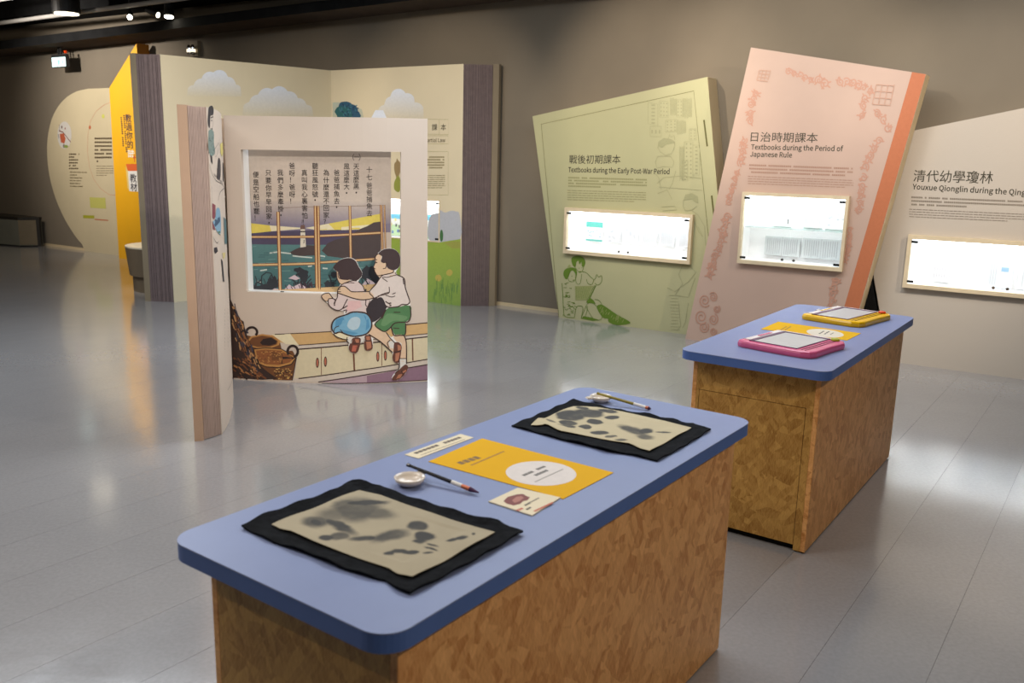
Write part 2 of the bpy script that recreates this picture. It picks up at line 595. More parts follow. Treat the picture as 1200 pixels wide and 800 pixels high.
# text glyphs become flat shapes
_gl = {}
try:        # the sans typeface that ships with Blender itself
    import os
    SANS = bpy.data.fonts.load(os.path.join(bpy.utils.system_resource('DATAFILES'), 'fonts', 'Noto Sans CJK Regular.woff2'))
except Exception:
    SANS = None
def glyph(s, bold=0.0):
    k = (s, bold)
    if k not in _gl:
        cu = bpy.data.curves.new('t', 'FONT')
        cu.body = s
        if SANS:
            cu.font = SANS
        cu.resolution_u = 2
        kk = 2.854 if SANS else 1.0
        cu.offset = bold / kk
        o = bpy.data.objects.new('t', cu)
        C.objects.link(o)
        bpy.context.view_layer.update()
        dg = bpy.context.evaluated_depsgraph_get()
        me = bpy.data.meshes.new_from_object(o.evaluated_get(dg))
        vs = [(v.co.x * kk, v.co.y * kk) for v in me.vertices]
        fs = [tuple(p.vertices) for p in me.polygons]
        bpy.data.objects.remove(o)
        bpy.data.curves.remove(cu)
        bpy.data.meshes.remove(me)
        _gl[k] = (vs, fs)
    return _gl[k]

class Print:
    """flat printed shapes on a surface S; pixels of the photo are turned into positions on that surface"""
    def __init__(s, S, off=0.0012, step=8e-6):
        s.S, s.off, s.step, s.k = S, off, step, 0
        s.sm = False
        s.items = []
    def _o(s):
        s.k += 1
        return s.off + s.k * s.step
    def poly(s, pts, c, uvin=False, c2=None):
        if s.sm and len(pts) >= 6:
            pts = round_loop(pts)
        uv = [tuple(p) for p in pts] if uvin else s.S.uvs(pts)
        _, tri = tess([uv])
        s.items.append((uv, [tuple(t) for t in tri], c, s._o(), c2))
        return s
    def line(s, pts, wpx, c, closed=False, uvin=False, taper=False):
        if s.sm and not closed and len(pts) >= 3:
            pts = [tuple(p) for p in smooth_line(pts, 3)]
        if uvin:
            uv = [tuple(p) for p in pts]
            hw = wpx / 2
        else:
            uv = s.S.uvs(pts)
            a, b = s.S.uv(*pts[0]), s.S.uv(pts[0][0], pts[0][1] + 1)
            hw = abs(a[1] - b[1]) * wpx / 2
        if closed:
            uv = uv + [uv[0]]
        q = [np.array(p) for p in uv]
        vs, fs = [], []
        n = len(q)
        for i in range(n):
            d = q[min(i + 1, n - 1)] - q[max(i - 1, 0)]
            L = np.linalg.norm(d) or 1
            nn = np.array([-d[1], d[0]]) / L * hw
            if taper:
                nn = nn * (1 - 0.75 * abs(2 * i / (n - 1) - 1)) if n > 2 else nn
            vs += [tuple(q[i] + nn), tuple(q[i] - nn)]
        for i in range(n - 1):
            fs.append((2 * i, 2 * i + 1, 2 * i + 3, 2 * i + 2))
        s.items.append((vs, fs, c, s._o(), None))
        return s
    def ell(s, cx, cy, rx, ry, c, n=20, rot=0.0, jit=0.0, c2=None):
        pts = []
        for i in range(n):
            a = 2 * math.pi * i / n
            k = 1 + random.uniform(-jit, jit)
            x, y = rx * k * math.cos(a), ry * k * math.sin(a)
            pts.append((cx + x * math.cos(rot) - y * math.sin(rot), cy + x * math.sin(rot) + y * math.cos(rot)))
        return s.poly(pts, c, c2=c2)
    def char(s, ch, cx, cy, wpx, hpx, c, bold=0.0):
        vs, fs = glyph(ch, bold)
        o = s.S.uv(cx, cy)
        ux = (s.S.uv(cx + wpx / 2, cy)[0] - s.S.uv(cx - wpx / 2, cy)[0])
        vy = (s.S.uv(cx, cy - hpx / 2)[1] - s.S.uv(cx, cy + hpx / 2)[1])
        uv = [(o[0] + (x - 0.5) * ux, o[1] + (y - 0.38) * vy) for x, y in vs]
        s.items.append((uv, fs, c, s._o(), None))
        return s
    def text(s, t, bl, br, hpx, c, bold=0.0):
        """a line of text from baseline left to baseline right, capitals hpx tall"""
        vs, fs = glyph(t, bold)
        x0 = min(v[0] for v in vs)
        x1 = max(v[0] for v in vs)
        a, b = s.S.uv(*bl), s.S.uv(*br)
        vy = s.S.uv(bl[0], bl[1] - hpx)[1] - a[1]
        capn = 0.73 if ord(t[0]) < 128 else 0.86
        uv = [(a[0] + (b[0] - a[0]) * (x - x0) / (x1 - x0), a[1] + (b[1] - a[1]) * (x - x0) / (x1 - x0) + y / capn * vy) for x, y in vs]
        s.items.append((uv, fs, c, s._o(), None))
        return s
    def rows(s, x0, y0, x1, slope, n, dy, h, c, cjk=True, last=0.5, gap=0.25):
        """a paragraph too small to read: rows of little blocks"""
        for r in range(n):
            xe = x1 if r < n - 1 else x0 + (x1 - x0) * last
            x = x0
            vs, fs = [], []
            o = s._o()
            while x < xe - 0.5:
                wd = 1.9 if cjk else random.uniform(2.0, 7.0)
                if cjk and random.random() < 0.06:
                    x += 2.3
                    continue
                wd = min(wd, xe - x)
                y = y0 + r * dy + (x - x0) * slope
                q = [(x, y - h / 2), (x + wd, y + wd * slope - h / 2), (x + wd, y + wd * slope + h / 2), (x, y + h / 2)]
                k = len(vs)
                vs += s.S.uvs(q)
                fs.append((k, k + 1, k + 2, k + 3))
                x += wd + (0.35 if cjk else 0.7)
            if fs:
                s.items.append((vs, fs, c, o, None))
        return s
    def build(s, name, parent, label=None, mat=None):
        bm = bmesh.new()
        cl = bm.loops.layers.float_color.new('Col')
        for uv, fs, c, off, c2 in s.items:
            t = bmesh.new()
            vv = [t.verts.new((p[0], p[1], 0)) for p in uv]
            for f in fs:
                try:
                    t.faces.new([vv[i] for i in f])
                except ValueError:
                    pass
            if s.S.curved:
                slice_u(t, 0.07)
            ys = [v.co.y for v in t.verts] or [0]
            y0, y1 = min(ys), max(ys)
            mp = {}
            cc = {}
            for v in t.verts:
                nv = bm.verts.new(s.S.pt(v.co.x, v.co.y, off))
                mp[v] = nv
                if c2:
                    k = (v.co.y - y0) / max(y1 - y0, 1e-6)
                    cc[v] = tuple(a * k + b * (1 - k) for a, b in zip(c, c2))
                else:
                    cc[v] = c
            for f in t.faces:
                n = f.normal.z
                fv = list(f.verts)
                if n < 0:
                    fv.reverse()
                try:
                    g = bm.faces.new([mp[v] for v in fv])
                except ValueError:
                    continue
                for lp, v in zip(g.loops, fv):
                    lp[cl] = cc[v]
            t.free()
        return obj(name, bm, mat or M['print'], parent, recalc=False, label=label)
def T(ox, oy, s_, pts):
    return [(ox + x / s_, oy + y / s_) for x, y in pts]

# ------------------------------------------------------------------ setting
def structure(o):
    o['kind'] = 'structure'
    return o
U0, U1, N1, CZ = -12.5, 9.0, 11.5, 3.9
# floor: long vinyl strips with hairline joints
bm = bmesh.new()
prism(bm, [wp(U0, 0)[:2], wp(U0, N1)[:2], wp(U1, N1)[:2], wp(U1, 0)[:2]], -0.06, -0.004)
fl = structure(obj('floor', bm, M['seam']))
sa = R_(54.6)
SD, SNn = np.array([math.cos(sa), math.sin(sa)]), np.array([math.sin(sa), -math.cos(sa)])
def clip(poly, n, d):           # keep n.p <= d
    out = []
    for a, b in zip(poly, poly[1:] + poly[:1]):
        da, db = n @ a - d, n @ b - d
        if da <= 0:
            out.append(a)
        if (da < 0) != (db < 0):
            out.append(a + (b - a) * (da / (da - db)))
    return out
room = [np.array(wp(U0, 0)[:2]), np.array(wp(U0, N1)[:2]), np.array(wp(U1, N1)[:2]), np.array(wp(U1, 0)[:2])]
k0 = -0.6304
for k in range(-60, 60):
    a, b = k0 + k * 0.3015 + 0.0005, k0 + (k + 1) * 0.3015 - 0.0005
    pl = clip(clip(room, SNn, b), -SNn, -a)
    if len(pl) < 3:
        continue
    bm = bmesh.new()
    prism(bm, [tuple(p) for p in pl], -0.004, 0.0)
    obj('floor_strip', bm, M['floor'], fl)
def wallbox(name, u0, u1, n0, n1, z0, z1, mat):
    bm = bmesh.new()
    prism(bm, [wp(u0, n0)[:2], wp(u0, n1)[:2], wp(u1, n1)[:2], wp(u1, n0)[:2]], z0, z1)
    return structure(obj(name, bm, mat))
wallbox('wall_back', U0 - 0.2, U1 + 0.2, -0.2, 0, 0, CZ, M['wall'])
wallbox('wall_left', U0 - 0.2, U0, 0, N1, 0, CZ, M['wall'])
wallbox('wall_right', U1, U1 + 0.2, 0, N1, 0, CZ, M['wall'])
wallbox('wall_front', U0 - 0.2, U1 + 0.2, N1, N1 + 0.2, 0, CZ, M['wall'])
wallbox('ceiling', U0 - 0.2, U1 + 0.2, -0.2, N1 + 0.2, CZ, CZ + 0.2, M['black'])
wallbox('baseboard_back', U0, U1, 0, 0.012, 0, 0.035, M['creamedge'])
# soffit over the back wall, its underside falling slightly to the left
bm = bmesh.new()
zl, zr = 2.79 + 0.018 * (U0 + 9.5), 2.79 + 0.018 * (U1 + 9.5)
a = [bm.verts.new(wp(U0, 0.0, zl)), bm.verts.new(wp(U1, 0.0, zr)), bm.verts.new(wp(U1, 0.5, zr)), bm.verts.new(wp(U0, 0.5, zl))]
b = [bm.verts.new(v.co + Vector((0, 0, 0.0))) for v in a]
for v in b:
    v.co.z = 3.0
for v, z in zip(b, (2.86, 3.2, 3.2, 2.86)):
    v.co.z = z
bm.faces.new(a[::-1]); bm.faces.new(b)
for i in range(4):
    bm.faces.new((a[i], a[(i + 1) % 4], b[(i + 1) % 4], b[i]))
for f in bm.faces:
    f.material_index = 0 if f.normal.z < -0.5 else 1
bm.normal_update()
for f in bm.faces:
    f.material_index = 0 if abs(f.normal.z) > 0.5 else 1
structure(obj('trim_soffit', bm, [M['soffit'], M['black']]))
bm = bmesh.new()
prism(bm, [wp(U0, 0.01)[:2], wp(U0, 0.52)[:2], wp(U1, 0.52)[:2], wp(U1, 0.01)[:2]], 3.21, CZ)
structure(obj('trim_bulkhead', bm, M['black']))
# conduit running along the ceiling
bm = bmesh.new()
tube(bm, wp(-12.4, 0.57, 3.1), wp(-1.0, 1.03, 3.1), 0.026)
tube(bm, wp(-13.0, 1.15, 3.22), wp(0.0, 1.5, 3.22), 0.012)
structure(obj('trim_conduit', bm, M['conduit']))

# ------------------------------------------------------------------ tables
TL, TW, TH, TT = 1.5387, 0.5953, 0.75, 0.036
def make_table(label, x, y, yaw, door):
    t = thing('activity_table', label, 'table', (x, y, 0), yaw, None)
    def part(name, bm, mt, lab=None, smooth=False):
        return obj(name, bm, mt, t, world=False, smooth=smooth, label=lab)
    o = rrect(TL, TW, 0.055, 8)
    bm = bmesh.new()
    prism(bm, o, TH - 0.0025, TH)
    part('tabletop', bm, M['laminate'])
    bm = bmesh.new()
    prism(bm, rrect(TL - 0.0006, TW - 0.0006, 0.055, 8, 0.0003, 0.0003), TH - TT, TH - 0.0025)
    part('top_board', bm, M['bluerim'], 'deeper blue rim board')
    x0, x1, y0, y1 = 0.068, TL - 0.03, 0.042, TW - 0.042
    k = 0.018
    zt = TH - TT
    for nm, a, b in (('side_panel', (x0, y0, 0.006), (x1, y0 + k, zt)), ('side_panel', (x0, y1 - k, 0.006), (x1, y1, zt)),
                     ('end_panel', (x1 - k, y0 + k, 0.006), (x1, y1 - k, zt))):
        bm = bmesh.new()
        box(bm, a, b, bev=0.0008)
        part(nm, bm, M['osb'])
    if door:
        # end wall with a door let into it, black recessed kick under the door
        dy0, dy1, dz1 = y0 + 0.046, y1 - 0.03, 0.585
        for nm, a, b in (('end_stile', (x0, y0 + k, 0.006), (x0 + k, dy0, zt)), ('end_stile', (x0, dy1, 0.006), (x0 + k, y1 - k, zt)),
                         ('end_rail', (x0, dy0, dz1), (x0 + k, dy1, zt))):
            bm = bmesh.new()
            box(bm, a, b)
            part(nm, bm, M['osb_shaded'])
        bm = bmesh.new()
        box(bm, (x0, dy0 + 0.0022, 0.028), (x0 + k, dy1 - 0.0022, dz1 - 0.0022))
        part('door', bm, M['osb_shaded'])
        bm = bmesh.new()
        box(bm, (x0 + k + 0.002, y0 + k, 0.002), (x0 + k + 0.02, y1 - k, zt - 0.1))
        part('kick_board', bm, M['black'], 'black recessed kick board')
    else:
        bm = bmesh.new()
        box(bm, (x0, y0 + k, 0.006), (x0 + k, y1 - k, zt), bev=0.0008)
        part('end_panel', bm, M['osb_shaded'])
    bm = bmesh.new()
    box(bm, (x0 + 0.03, y0 + 0.012, 0), (x1 - 0.01, y1 - 0.012, 0.005))
    part('glide', bm, M['black'])
    return t
T1 = make_table('blue-topped strand-board table in the foreground holding two black felt mats', -0.1830, 1.2306, 0.9436, False)
T2 = make_table('blue-topped strand-board table behind on the right, with a door and two drawing boards', 1.1583, 3.0953, 0.9614, True)

Z = TH
# ---- black felt mats and ink paintings
def coons(edges, n, zf, th, S=None):
    """patch between four boundary polylines (px): left->top, top->right, left->bottom, bottom->right"""
    def samp(pts, k):
        P = [np.array(at_z(p[0], p[1], Z)[:2]) for p in pts]
        L = [0]
        for a, b in zip(P, P[1:]):
            L.append(L[-1] + np.linalg.norm(b - a))
        out = []
        for i in range(k + 1):
            d = L[-1] * i / k
            j = max(0, min(len(P) - 2, next((q for q in range(len(P) - 1) if L[q + 1] >= d - 1e-9), len(P) - 2)))
            f = (d - L[j]) / (L[j + 1] - L[j])
            out.append(P[j] * (1 - f) + P[j + 1] * f)
        return out
    lt, tr, lb, br = [samp(e, n) for e in edges]
    bm = bmesh.new()
    g = {}
    for i in range(n + 1):
        for j in range(n + 1):
            s, t = i / n, j / n      # s: left->bottom ; t: left->top
            c = (1 - t) * lb[i] + t * tr[i] + (1 - s) * lt[j] + s * br[j] - ((1 - s) * (1 - t) * lt[0] + (1 - s) * t * lt[n] + s * (1 - t) * br[0] + s * t * br[n])
            g[i, j] = (c[0], c[1], zf(s, t, c))
    top = {k: bm.verts.new(v) for k, v in g.items()}
    bot = {k: bm.verts.new((v[0], v[1], v[2] - th)) for k, v in g.items()}
    for i in range(n):
        for j in range(n):
            bm.faces.new((top[i, j], top[i + 1, j], top[i + 1, j + 1], top[i, j + 1]))
            bm.faces.new((bot[i, j], bot[i, j + 1], bot[i + 1, j + 1], bot[i + 1, j]))
    ring = [(i, 0) for i in range(n)] + [(n, j) for j in range(n)] + [(i, n) for i in range(n, 0, -1)] + [(0, j) for j in range(n, 0, -1)]
    for a, b in zip(ring, ring[1:] + ring[:1]):
        bm.faces.new((top[a], top[b], bot[b], bot[a]))
    return bm
# boundaries: lt left->top, tr top->right, lb left->bottom, br bottom->right
mat1 = [[(283, 619.5), (312, 606), (352, 592), (395, 577), (405, 568), (413, 566)],
        [(413, 566), (424, 567), (436, 571), (445, 571), (457, 577), (498, 590), (540, 604), (566, 612), (583, 612.5), (595, 619), (613, 626.5)],
        [(283, 619.5), (320, 637), (360, 651), (400, 668), (440, 680), (452, 682), (466, 693), (481, 698)],
        [(481, 698), (505, 686), (540, 668), (580, 646), (613, 626.5)]]
mat2 = [[(599.5, 500), (625, 490), (650, 480), (672, 471)],
        [(672, 471), (700, 476), (735, 484), (755, 487), (764, 489), (775, 492), (790, 494), (800, 498), (812, 497), (820, 502), (833, 504.5)],
        [(599.5, 500), (625, 507), (660, 517), (690, 524), (710, 530), (740, 534), (770, 541.5)],
        [(770, 541.5), (795, 528), (815, 516), (833, 504.5)]]
def felt_z(seed):
    def f(s, t, c):
        e = min(s, t, 1 - s, 1 - t)
        k = max(0, 1 - e * 14)
        return Z + 0.0045 + k * 0.004 * (1 + math.sin(c[0] * 55 + seed) * math.sin(c[1] * 47 + seed))
    return f
for lab, bd, sd in (('larger-looking black felt mat at the near end of the foreground table', mat1, 1), ('black felt mat with upturned left corner at the far end of the foreground table', mat2, 4)):
    o = obj('felt_mat', coons(bd, 26, felt_z(sd), 0.004), M['felt'], smooth=False)
    settle(o)
    tag(o, lab, 'mat', 'black felt mats on the foreground table')
def ink_mat(name, blobs, base):
    m = NT(name)
    gpos = m.n('ShaderNodeTexCoord').outputs['UV']
    nn = m.n('ShaderNodeTexNoise')
    nn.inputs['Scale'].default_value = 28
    nn.inputs['Detail'].default_value = 4
    m.l(gpos, nn.inputs['Vector'])
    sc2 = m.n('ShaderNodeVectorMath', operation='SCALE')
    sc2.inputs['Scale'].default_value = 0.022
    sb = m.n('ShaderNodeVectorMath', operation='SUBTRACT')
    sb.inputs[1].default_value = (0.5, 0.5, 0.5)
    m.l(nn.outputs['Color'], sb.inputs[0])
    m.l(sb.outputs[0], sc2.inputs[0])
    ad = m.n('ShaderNodeVectorMath', operation='ADD')
    m.l(gpos, ad.inputs[0])
    m.l(sc2.outputs[0], ad.inputs[1])
    cur = None
    for (cx, cy, ex, ey, hw, dens, soft) in blobs:
        c, e = at_z(cx, cy, Z), at_z(ex, ey, Z)
        ang = math.atan2(e.y - c.y, e.x - c.x)
        L = max((e - c).length, 0.004)
        mp = m.n('ShaderNodeMapping', vector_type='TEXTURE')
        mp.inputs['Location'].default_value = (c.x, c.y, 0)
        mp.inputs['Rotation'].default_value = (0, 0, ang)
        mp.inputs['Scale'].default_value = (L, hw, 1)
        m.l(ad.outputs[0], mp.inputs[0])
        ln = m.n('ShaderNodeVectorMath', operation='LENGTH')
        m.l(mp.outputs[0], ln.inputs[0])
        mr = m.n('ShaderNodeMapRange', interpolation_type='SMOOTHSTEP')
        m.l(ln.outputs['Value'], mr.inputs[0])
        mr.inputs[1].default_value = 1 + soft
        mr.inputs[2].default_value = 1 - soft
        mr.inputs[3].default_value = 0
        mr.inputs[4].default_value = dens
        cur = mr.outputs[0] if cur is None else m.math('MAXIMUM', cur, mr.outputs[0])
    wash = m.noise(18, gpos, 5)
    dn = m.math('MINIMUM', 0.97, m.math('MULTIPLY', cur, m.math('MULTIPLY_ADD', wash, 0.8, 0.95)))
    weave = m.noise(400, gpos, 2)
    bs = m.ramp(m.math('ADD', m.math('MULTIPLY', weave, 0.4), m.math('MULTIPLY', m.noise(14, gpos, 4), 0.6)), [(0.35, tuple(x * 0.88 for x in base[:3]) + (1,)), (0.65, base)])
    m.base(m.mix(dn, bs, (0.022, 0.022, 0.021, 1)))
    m.setp(Roughness=0.75)
    m.bump(weave, 0.3, 0.0006)
    return m.m
B1 = [(371, 615, 386, 612, 0.030, 0.62, 0.4), (371, 616, 377, 615, 0.018, 0.9, 0.5), (418, 601, 446, 600, 0.060, 0.62, 0.35), (395, 606, 420, 603, 0.035, 0.5, 0.5),
      (428, 593, 452, 592, 0.014, 0.9, 0.4), (405, 594, 420, 590, 0.018, 0.6, 0.5), (437, 605, 444, 598, 0.045, 0.55, 0.4), (398, 620, 416, 630, 0.014, 0.7, 0.4),
      (383, 634, 391, 632, 0.014, 0.85, 0.3), (397, 632, 409, 630, 0.018, 0.62, 0.3), (427, 635, 446, 635, 0.012, 0.68, 0.5), (457, 632, 478, 626, 0.020, 0.62, 0.4),
      (490, 620, 502, 620, 0.024, 0.7, 0.25), (497, 632, 508, 630, 0.020, 0.92, 0.3), (492, 638, 500, 637, 0.010, 0.8, 0.4), (458, 652, 464, 650, 0.010, 0.9, 0.3),
      (468, 650, 477, 651, 0.009, 0.9, 0.3), (482, 652, 491, 652, 0.009, 0.9, 0.3), (507, 643, 514, 645, 0.004, 0.85, 0.4), (505, 647, 513, 649, 0.004, 0.8, 0.4),
      (503, 652, 509, 652, 0.004, 0.75, 0.4), (530, 637, 538, 636, 0.007, 0.9, 0.35), (541, 635, 547, 633, 0.009, 0.92, 0.35), (555, 630, 557, 630, 0.005, 0.9, 0.4)]
B2 = [(668, 490, 685, 490, 0.046, 0.72, 0.18), (665, 498, 676, 499, 0.022, 0.72, 0.15), (690, 487, 706, 490, 0.045, 0.70, 0.2), (683, 481, 690, 482, 0.016, 0.72, 0.2),
      (712, 485, 724, 487, 0.016, 0.75, 0.25), (696, 497, 705, 497, 0.026, 0.72, 0.15), (686.5, 503, 693, 505, 0.018, 0.75, 0.15), (667, 502, 675, 504, 0.013, 0.66, 0.2),
      (658, 501, 663, 502, 0.004, 0.55, 0.4), (645, 496, 650, 498, 0.008, 0.55, 0.3), (702, 510, 713, 510, 0.017, 0.68, 0.18), (717, 492, 725, 492, 0.018, 0.78, 0.2),
      (716, 514.5, 723, 514, 0.012, 0.68, 0.2), (728, 519, 735, 519, 0.007, 0.65, 0.25), (742, 507, 757, 513, 0.024, 0.68, 0.35), (756, 508, 763, 506, 0.018, 0.8, 0.3),
      (756, 515, 766, 517, 0.020, 0.62, 0.35), (777, 510, 786, 511, 0.007, 0.8, 0.3)]
pap1 = [[(318.5, 618.5), (355, 604), (395, 588), (421, 578)], [(421, 578), (445, 583), (480, 597), (530, 614), (580, 627)],
        [(318.5, 618.5), (330, 625), (339, 626), (370, 640), (420, 658), (455, 670), (465, 677), (483, 681)], [(483, 681), (520, 662), (550, 645), (580, 627)]]
pap2 = [[(622, 501), (631, 493), (638, 493.5), (650, 487), (672, 479)], [(672, 479), (685, 478.5), (700, 480), (740, 488), (780, 496), (810, 504)],
        [(622, 501), (632, 502), (640, 500), (655, 508), (690, 514), (720, 520), (738, 523), (750, 529), (761, 532)], [(761, 532), (775, 524), (793, 514), (810, 504)]]
for lab, bd, bl, nm, bc in (('damp sheet with grey cloudy ink wash and small dark dabs, on the near felt mat', pap1, B1, 'ink_wash_paper_cloudy', col(178, 166, 138, 0.88)),
                            ('sheet with many rounded dark ink spots, on the felt mat at the far end', pap2, B2, 'ink_wash_paper_spotted', col(198, 184, 148, 0.92))):
    def pz(s, t, c):
        return Z + 0.0075 + 0.0014 * (1 + math.sin(c[0] * 40 + c[1] * 23)) * (1 if min(s, t, 1 - s, 1 - t) < 0.12 else 0.3)
    bm = coons(bd, 26, pz, 0.0012)
    uvl = bm.loops.layers.uv.new('UVMap')
    for f in bm.faces:
        for lp in f.loops:
            lp[uvl].uv = (lp.vert.co.x, lp.vert.co.y)
    o = obj('ink_painting_sheet', bm, ink_mat(nm, bl, bc))
    settle(o)
    tag(o, lab, 'paper sheet', 'ink painted sheets on the felt mats')

# ---- flat printed cards
class Flat:
    """horizontal surface at height z"""
    curved = False
    def __init__(s, z):
        s.z = z
    def uv(s, x, y, off=0):
        p = at_z(x, y, s.z)
        return (p.x, p.y)
    def uvs(s, pts):
        return [s.uv(*p) for p in pts]
    def pt(s, u, v, off=0):
        return Vector((u, v, s.z + off))
class FPrint(Print):
    pass
INK = (0.06, 0.05, 0.035, 1)
def card(name, label, cat, quad, mt, thick, prints, group=None):
    pts = [at_z(p[0], p[1], Z)[:2] for p in quad]
    c = sum((Vector(p) for p in pts), Vector((0, 0))) / len(pts)
    t = thing(name, label, cat, (c.x, c.y, Z + 0.0004), 0, group)
    bm = bmesh.new()
    prism(bm, pts, Z + 0.0004, Z + 0.0004 + thick)
    obj('sheet', bm, mt, t)
    P = Print(Flat(Z + 0.0004 + thick), None) if False else Print(Flat(Z + 0.0006 + thick), 0.0, 2e-5)
    prints(P)
    P.build('print', t, 'printed lettering and shapes')['kind'] = 'stuff'
    return t
def dashes(P, a, b, n, h, c, fill=0.75):
    """row of little unreadable characters from a to b"""
    a, b = np.array(a, float), np.array(b, float)
    A, Bq = np.array(P.S.uv(*a)), np.array(P.S.uv(*b))
    d = (Bq - A) / n
    nn = np.array([-d[1], d[0]]) / np.linalg.norm(d) * h
    vs, fs = [], []
    for i in range(n):
        p = A + d * i
        q = p + d * fill
        k = len(vs)
        vs += [tuple(p - nn / 2), tuple(q - nn / 2), tuple(q + nn / 2), tuple(p + nn / 2)]
        fs.append((k, k + 1, k + 2, k + 3))
    P.items.append((vs, fs, c, P._o(), None))
YC = paint('yellow_card', col(240, 184, 20, 0.80), 0.8, 0.02, spec=0.2)
CC = paint('cream_card', col(225, 212, 180, 0.95), 0.6, 0.02)
def p_yellow(P):
    P.ell(634, 554.5, 41.5, 14.3, (0.68, 0.62, 0.58, 1), 40, rot=0.04)
    dashes(P, (538, 543), (562, 535), 4, 0.020, col(120, 88, 20), 0.8)
    dashes(P, (552, 545), (591, 528.5), 20, 0.006, col(150, 108, 25), 0.8)
    dashes(P, (613, 557), (625, 552), 4, 0.010, INK, 0.8)
    dashes(P, (629, 550), (639, 546), 4, 0.010, INK, 0.8)
    dashes(P, (627, 557), (642, 550.5), 5, 0.010, INK, 0.8)
    dashes(P, (627, 564.5), (660, 549.5), 20, 0.004, (0.2, 0.18, 0.15, 1), 0.8)
card('instruction_card', 'yellow card with white oval panel, between the two felt mats on the foreground table', 'sign card', [(502, 541), (565, 514), (719, 554), (660, 585)], YC, 0.001, p_yellow)
def p_strip(P):
    dashes(P, (486, 531), (514, 521), 6, 0.012, col(90, 75, 60), 0.85)
    dashes(P, (520, 519), (540, 512), 5, 0.012, col(90, 75, 60), 0.85)
    dashes(P, (493, 533), (545, 514.5), 30, 0.003, col(130, 115, 90), 0.8)
card('caption_strip', 'narrow cream caption strip beside the yellow card on the foreground table', 'sign card', [(474, 533), (539.5, 508.8), (555, 513), (490.5, 537.5)], CC, 0.001, p_strip)
def p_small(P):
    P.poly([(590, 587), (595, 582), (606, 579), (613, 578.5), (617, 581), (621, 582.5), (618, 586), (613, 587), (610, 590), (602, 592), (594, 590)], col(120, 50, 40))
    P.poly([(600, 586), (605, 582), (611, 581), (614, 583), (609, 587), (603, 589)], col(170, 110, 95))
    dashes(P, (606, 598), (613, 595), 3, 0.008, col(190, 60, 40), 0.7)
    dashes(P, (615, 592), (621, 589), 3, 0.006, INK, 0.8)
    dashes(P, (620, 589), (632, 583), 6, 0.004, col(120, 110, 100), 0.8)
    dashes(P, (617, 597), (622, 594), 3, 0.006, INK, 0.8)
    dashes(P, (626, 599), (648, 588.5), 14, 0.006, col(190, 90, 60), 0.9)
card('souvenir_card', 'small cream card with dark red motif next to the yellow card', 'card', [(572.5, 588.5), (607, 572.5), (656.5, 584), (623.5, 605)], CC, 0.0025, p_small)
def p_yellow2(P):
    P.ell(967, 390.3, 22, 4.6, (0.70, 0.62, 0.50, 1), 32, rot=0.10)
    for q in (0, 5):
        dashes(P, (915 + q, 386.5), (922 + q, 382.3), 4, 0.006, col(130, 95, 40), 0.8)
    dashes(P, (960, 391), (966, 387.5), 3, 0.008, INK, 0.8)
    dashes(P, (966, 391.5), (972, 388), 3, 0.008, INK, 0.8)
    dashes(P, (973, 392), (977, 389.6), 3, 0.005, INK, 0.8)
card('instruction_card', 'yellow card between the pink and the yellow drawing boards on the right table', 'sign card', [(891.5, 385.7), (912, 377), (1009, 390.7), (992.5, 399)], YC, 0.001, p_yellow2)

# ---- ink dishes and brushes
def dish(label, cx, cy, r, tabdir):
    p = at_z(cx, cy, Z + 0.01)
    t = thing('ink_dish', label, 'dish', (p.x, p.y, Z), 0, 'porcelain ink dishes on the foreground table')
    bm = bmesh.new()
    lathe(bm, (0, 0, 0), [(0.45 * r, 0.0), (0.6 * r, 0.001), (0.9 * r, 0.010), (1.0 * r, 0.019), (0.95 * r, 0.020), (0.86 * r, 0.013), (0.6 * r, 0.006), (0.1 * r, 0.005)], 36)
    obj('bowl', bm, M['porcelain'], t, world=False, smooth=True)
    bm = bmesh.new()
    a = tabdir
    box(bm, (r * 0.9, -0.012, 0.012), (r + 0.016, 0.012, 0.0185), Matrix.Rotation(a, 4, 'Z'), bev=0.004)
    obj('tab_handle', bm, M['porcelain'], t, world=False)
    return t
dish('white porcelain dish by the black-handled brush near the cream strip', 480, 563, 0.036, R_(60))
dish('white porcelain dish by the olive brush at the far end of the foreground table', 704, 467, 0.034, R_(200))
def brush(label, a, za, b, zb, handle, cuts, group='writing brushes on the foreground table'):
    A = at_z(a[0], a[1], Z + za)
    B = at_z(b[0], b[1], Z + zb)
    t = thing('writing_brush', label, 'brush', tuple((A + B) / 2), 0, group)
    def seg(name, f0, f1, r0, r1, mt, lab=None):
        bm = bmesh.new()
        tube(bm, A.lerp(B, f0), A.lerp(B, f1), r0, r1, 14)
        obj(name, bm, mt, t, smooth=False, label=lab)
    seg('handle', 0, cuts[0], 0.0035, 0.0048, handle)
    seg('white_band', cuts[0], cuts[1], 0.0052, 0.0052, M['white'], 'white band')
    seg('ferrule', cuts[1], cuts[2], 0.0050, 0.0056, M['copper'])
    seg('bristles', cuts[2], 1, 0.0060, 0.0015, M['bristle'])
    bm = bmesh.new()
    tube(bm, A.lerp(B, -0.02), A.lerp(B, 0.02), 0.0045, 0.0045, 10)
    obj('end_cap', bm, handle, t)
brush('black-handled writing brush leaning on a dish beside the yellow card', (479, 545), 0.026, (561, 577), 0.0065, M['blackhandle'], (0.63, 0.77, 0.88))
brush('olive-handled writing brush behind the far felt mat', (701, 461), 0.026, (763, 479), 0.006, M['olivehandle'], (0.68, 0.90, 0.95))

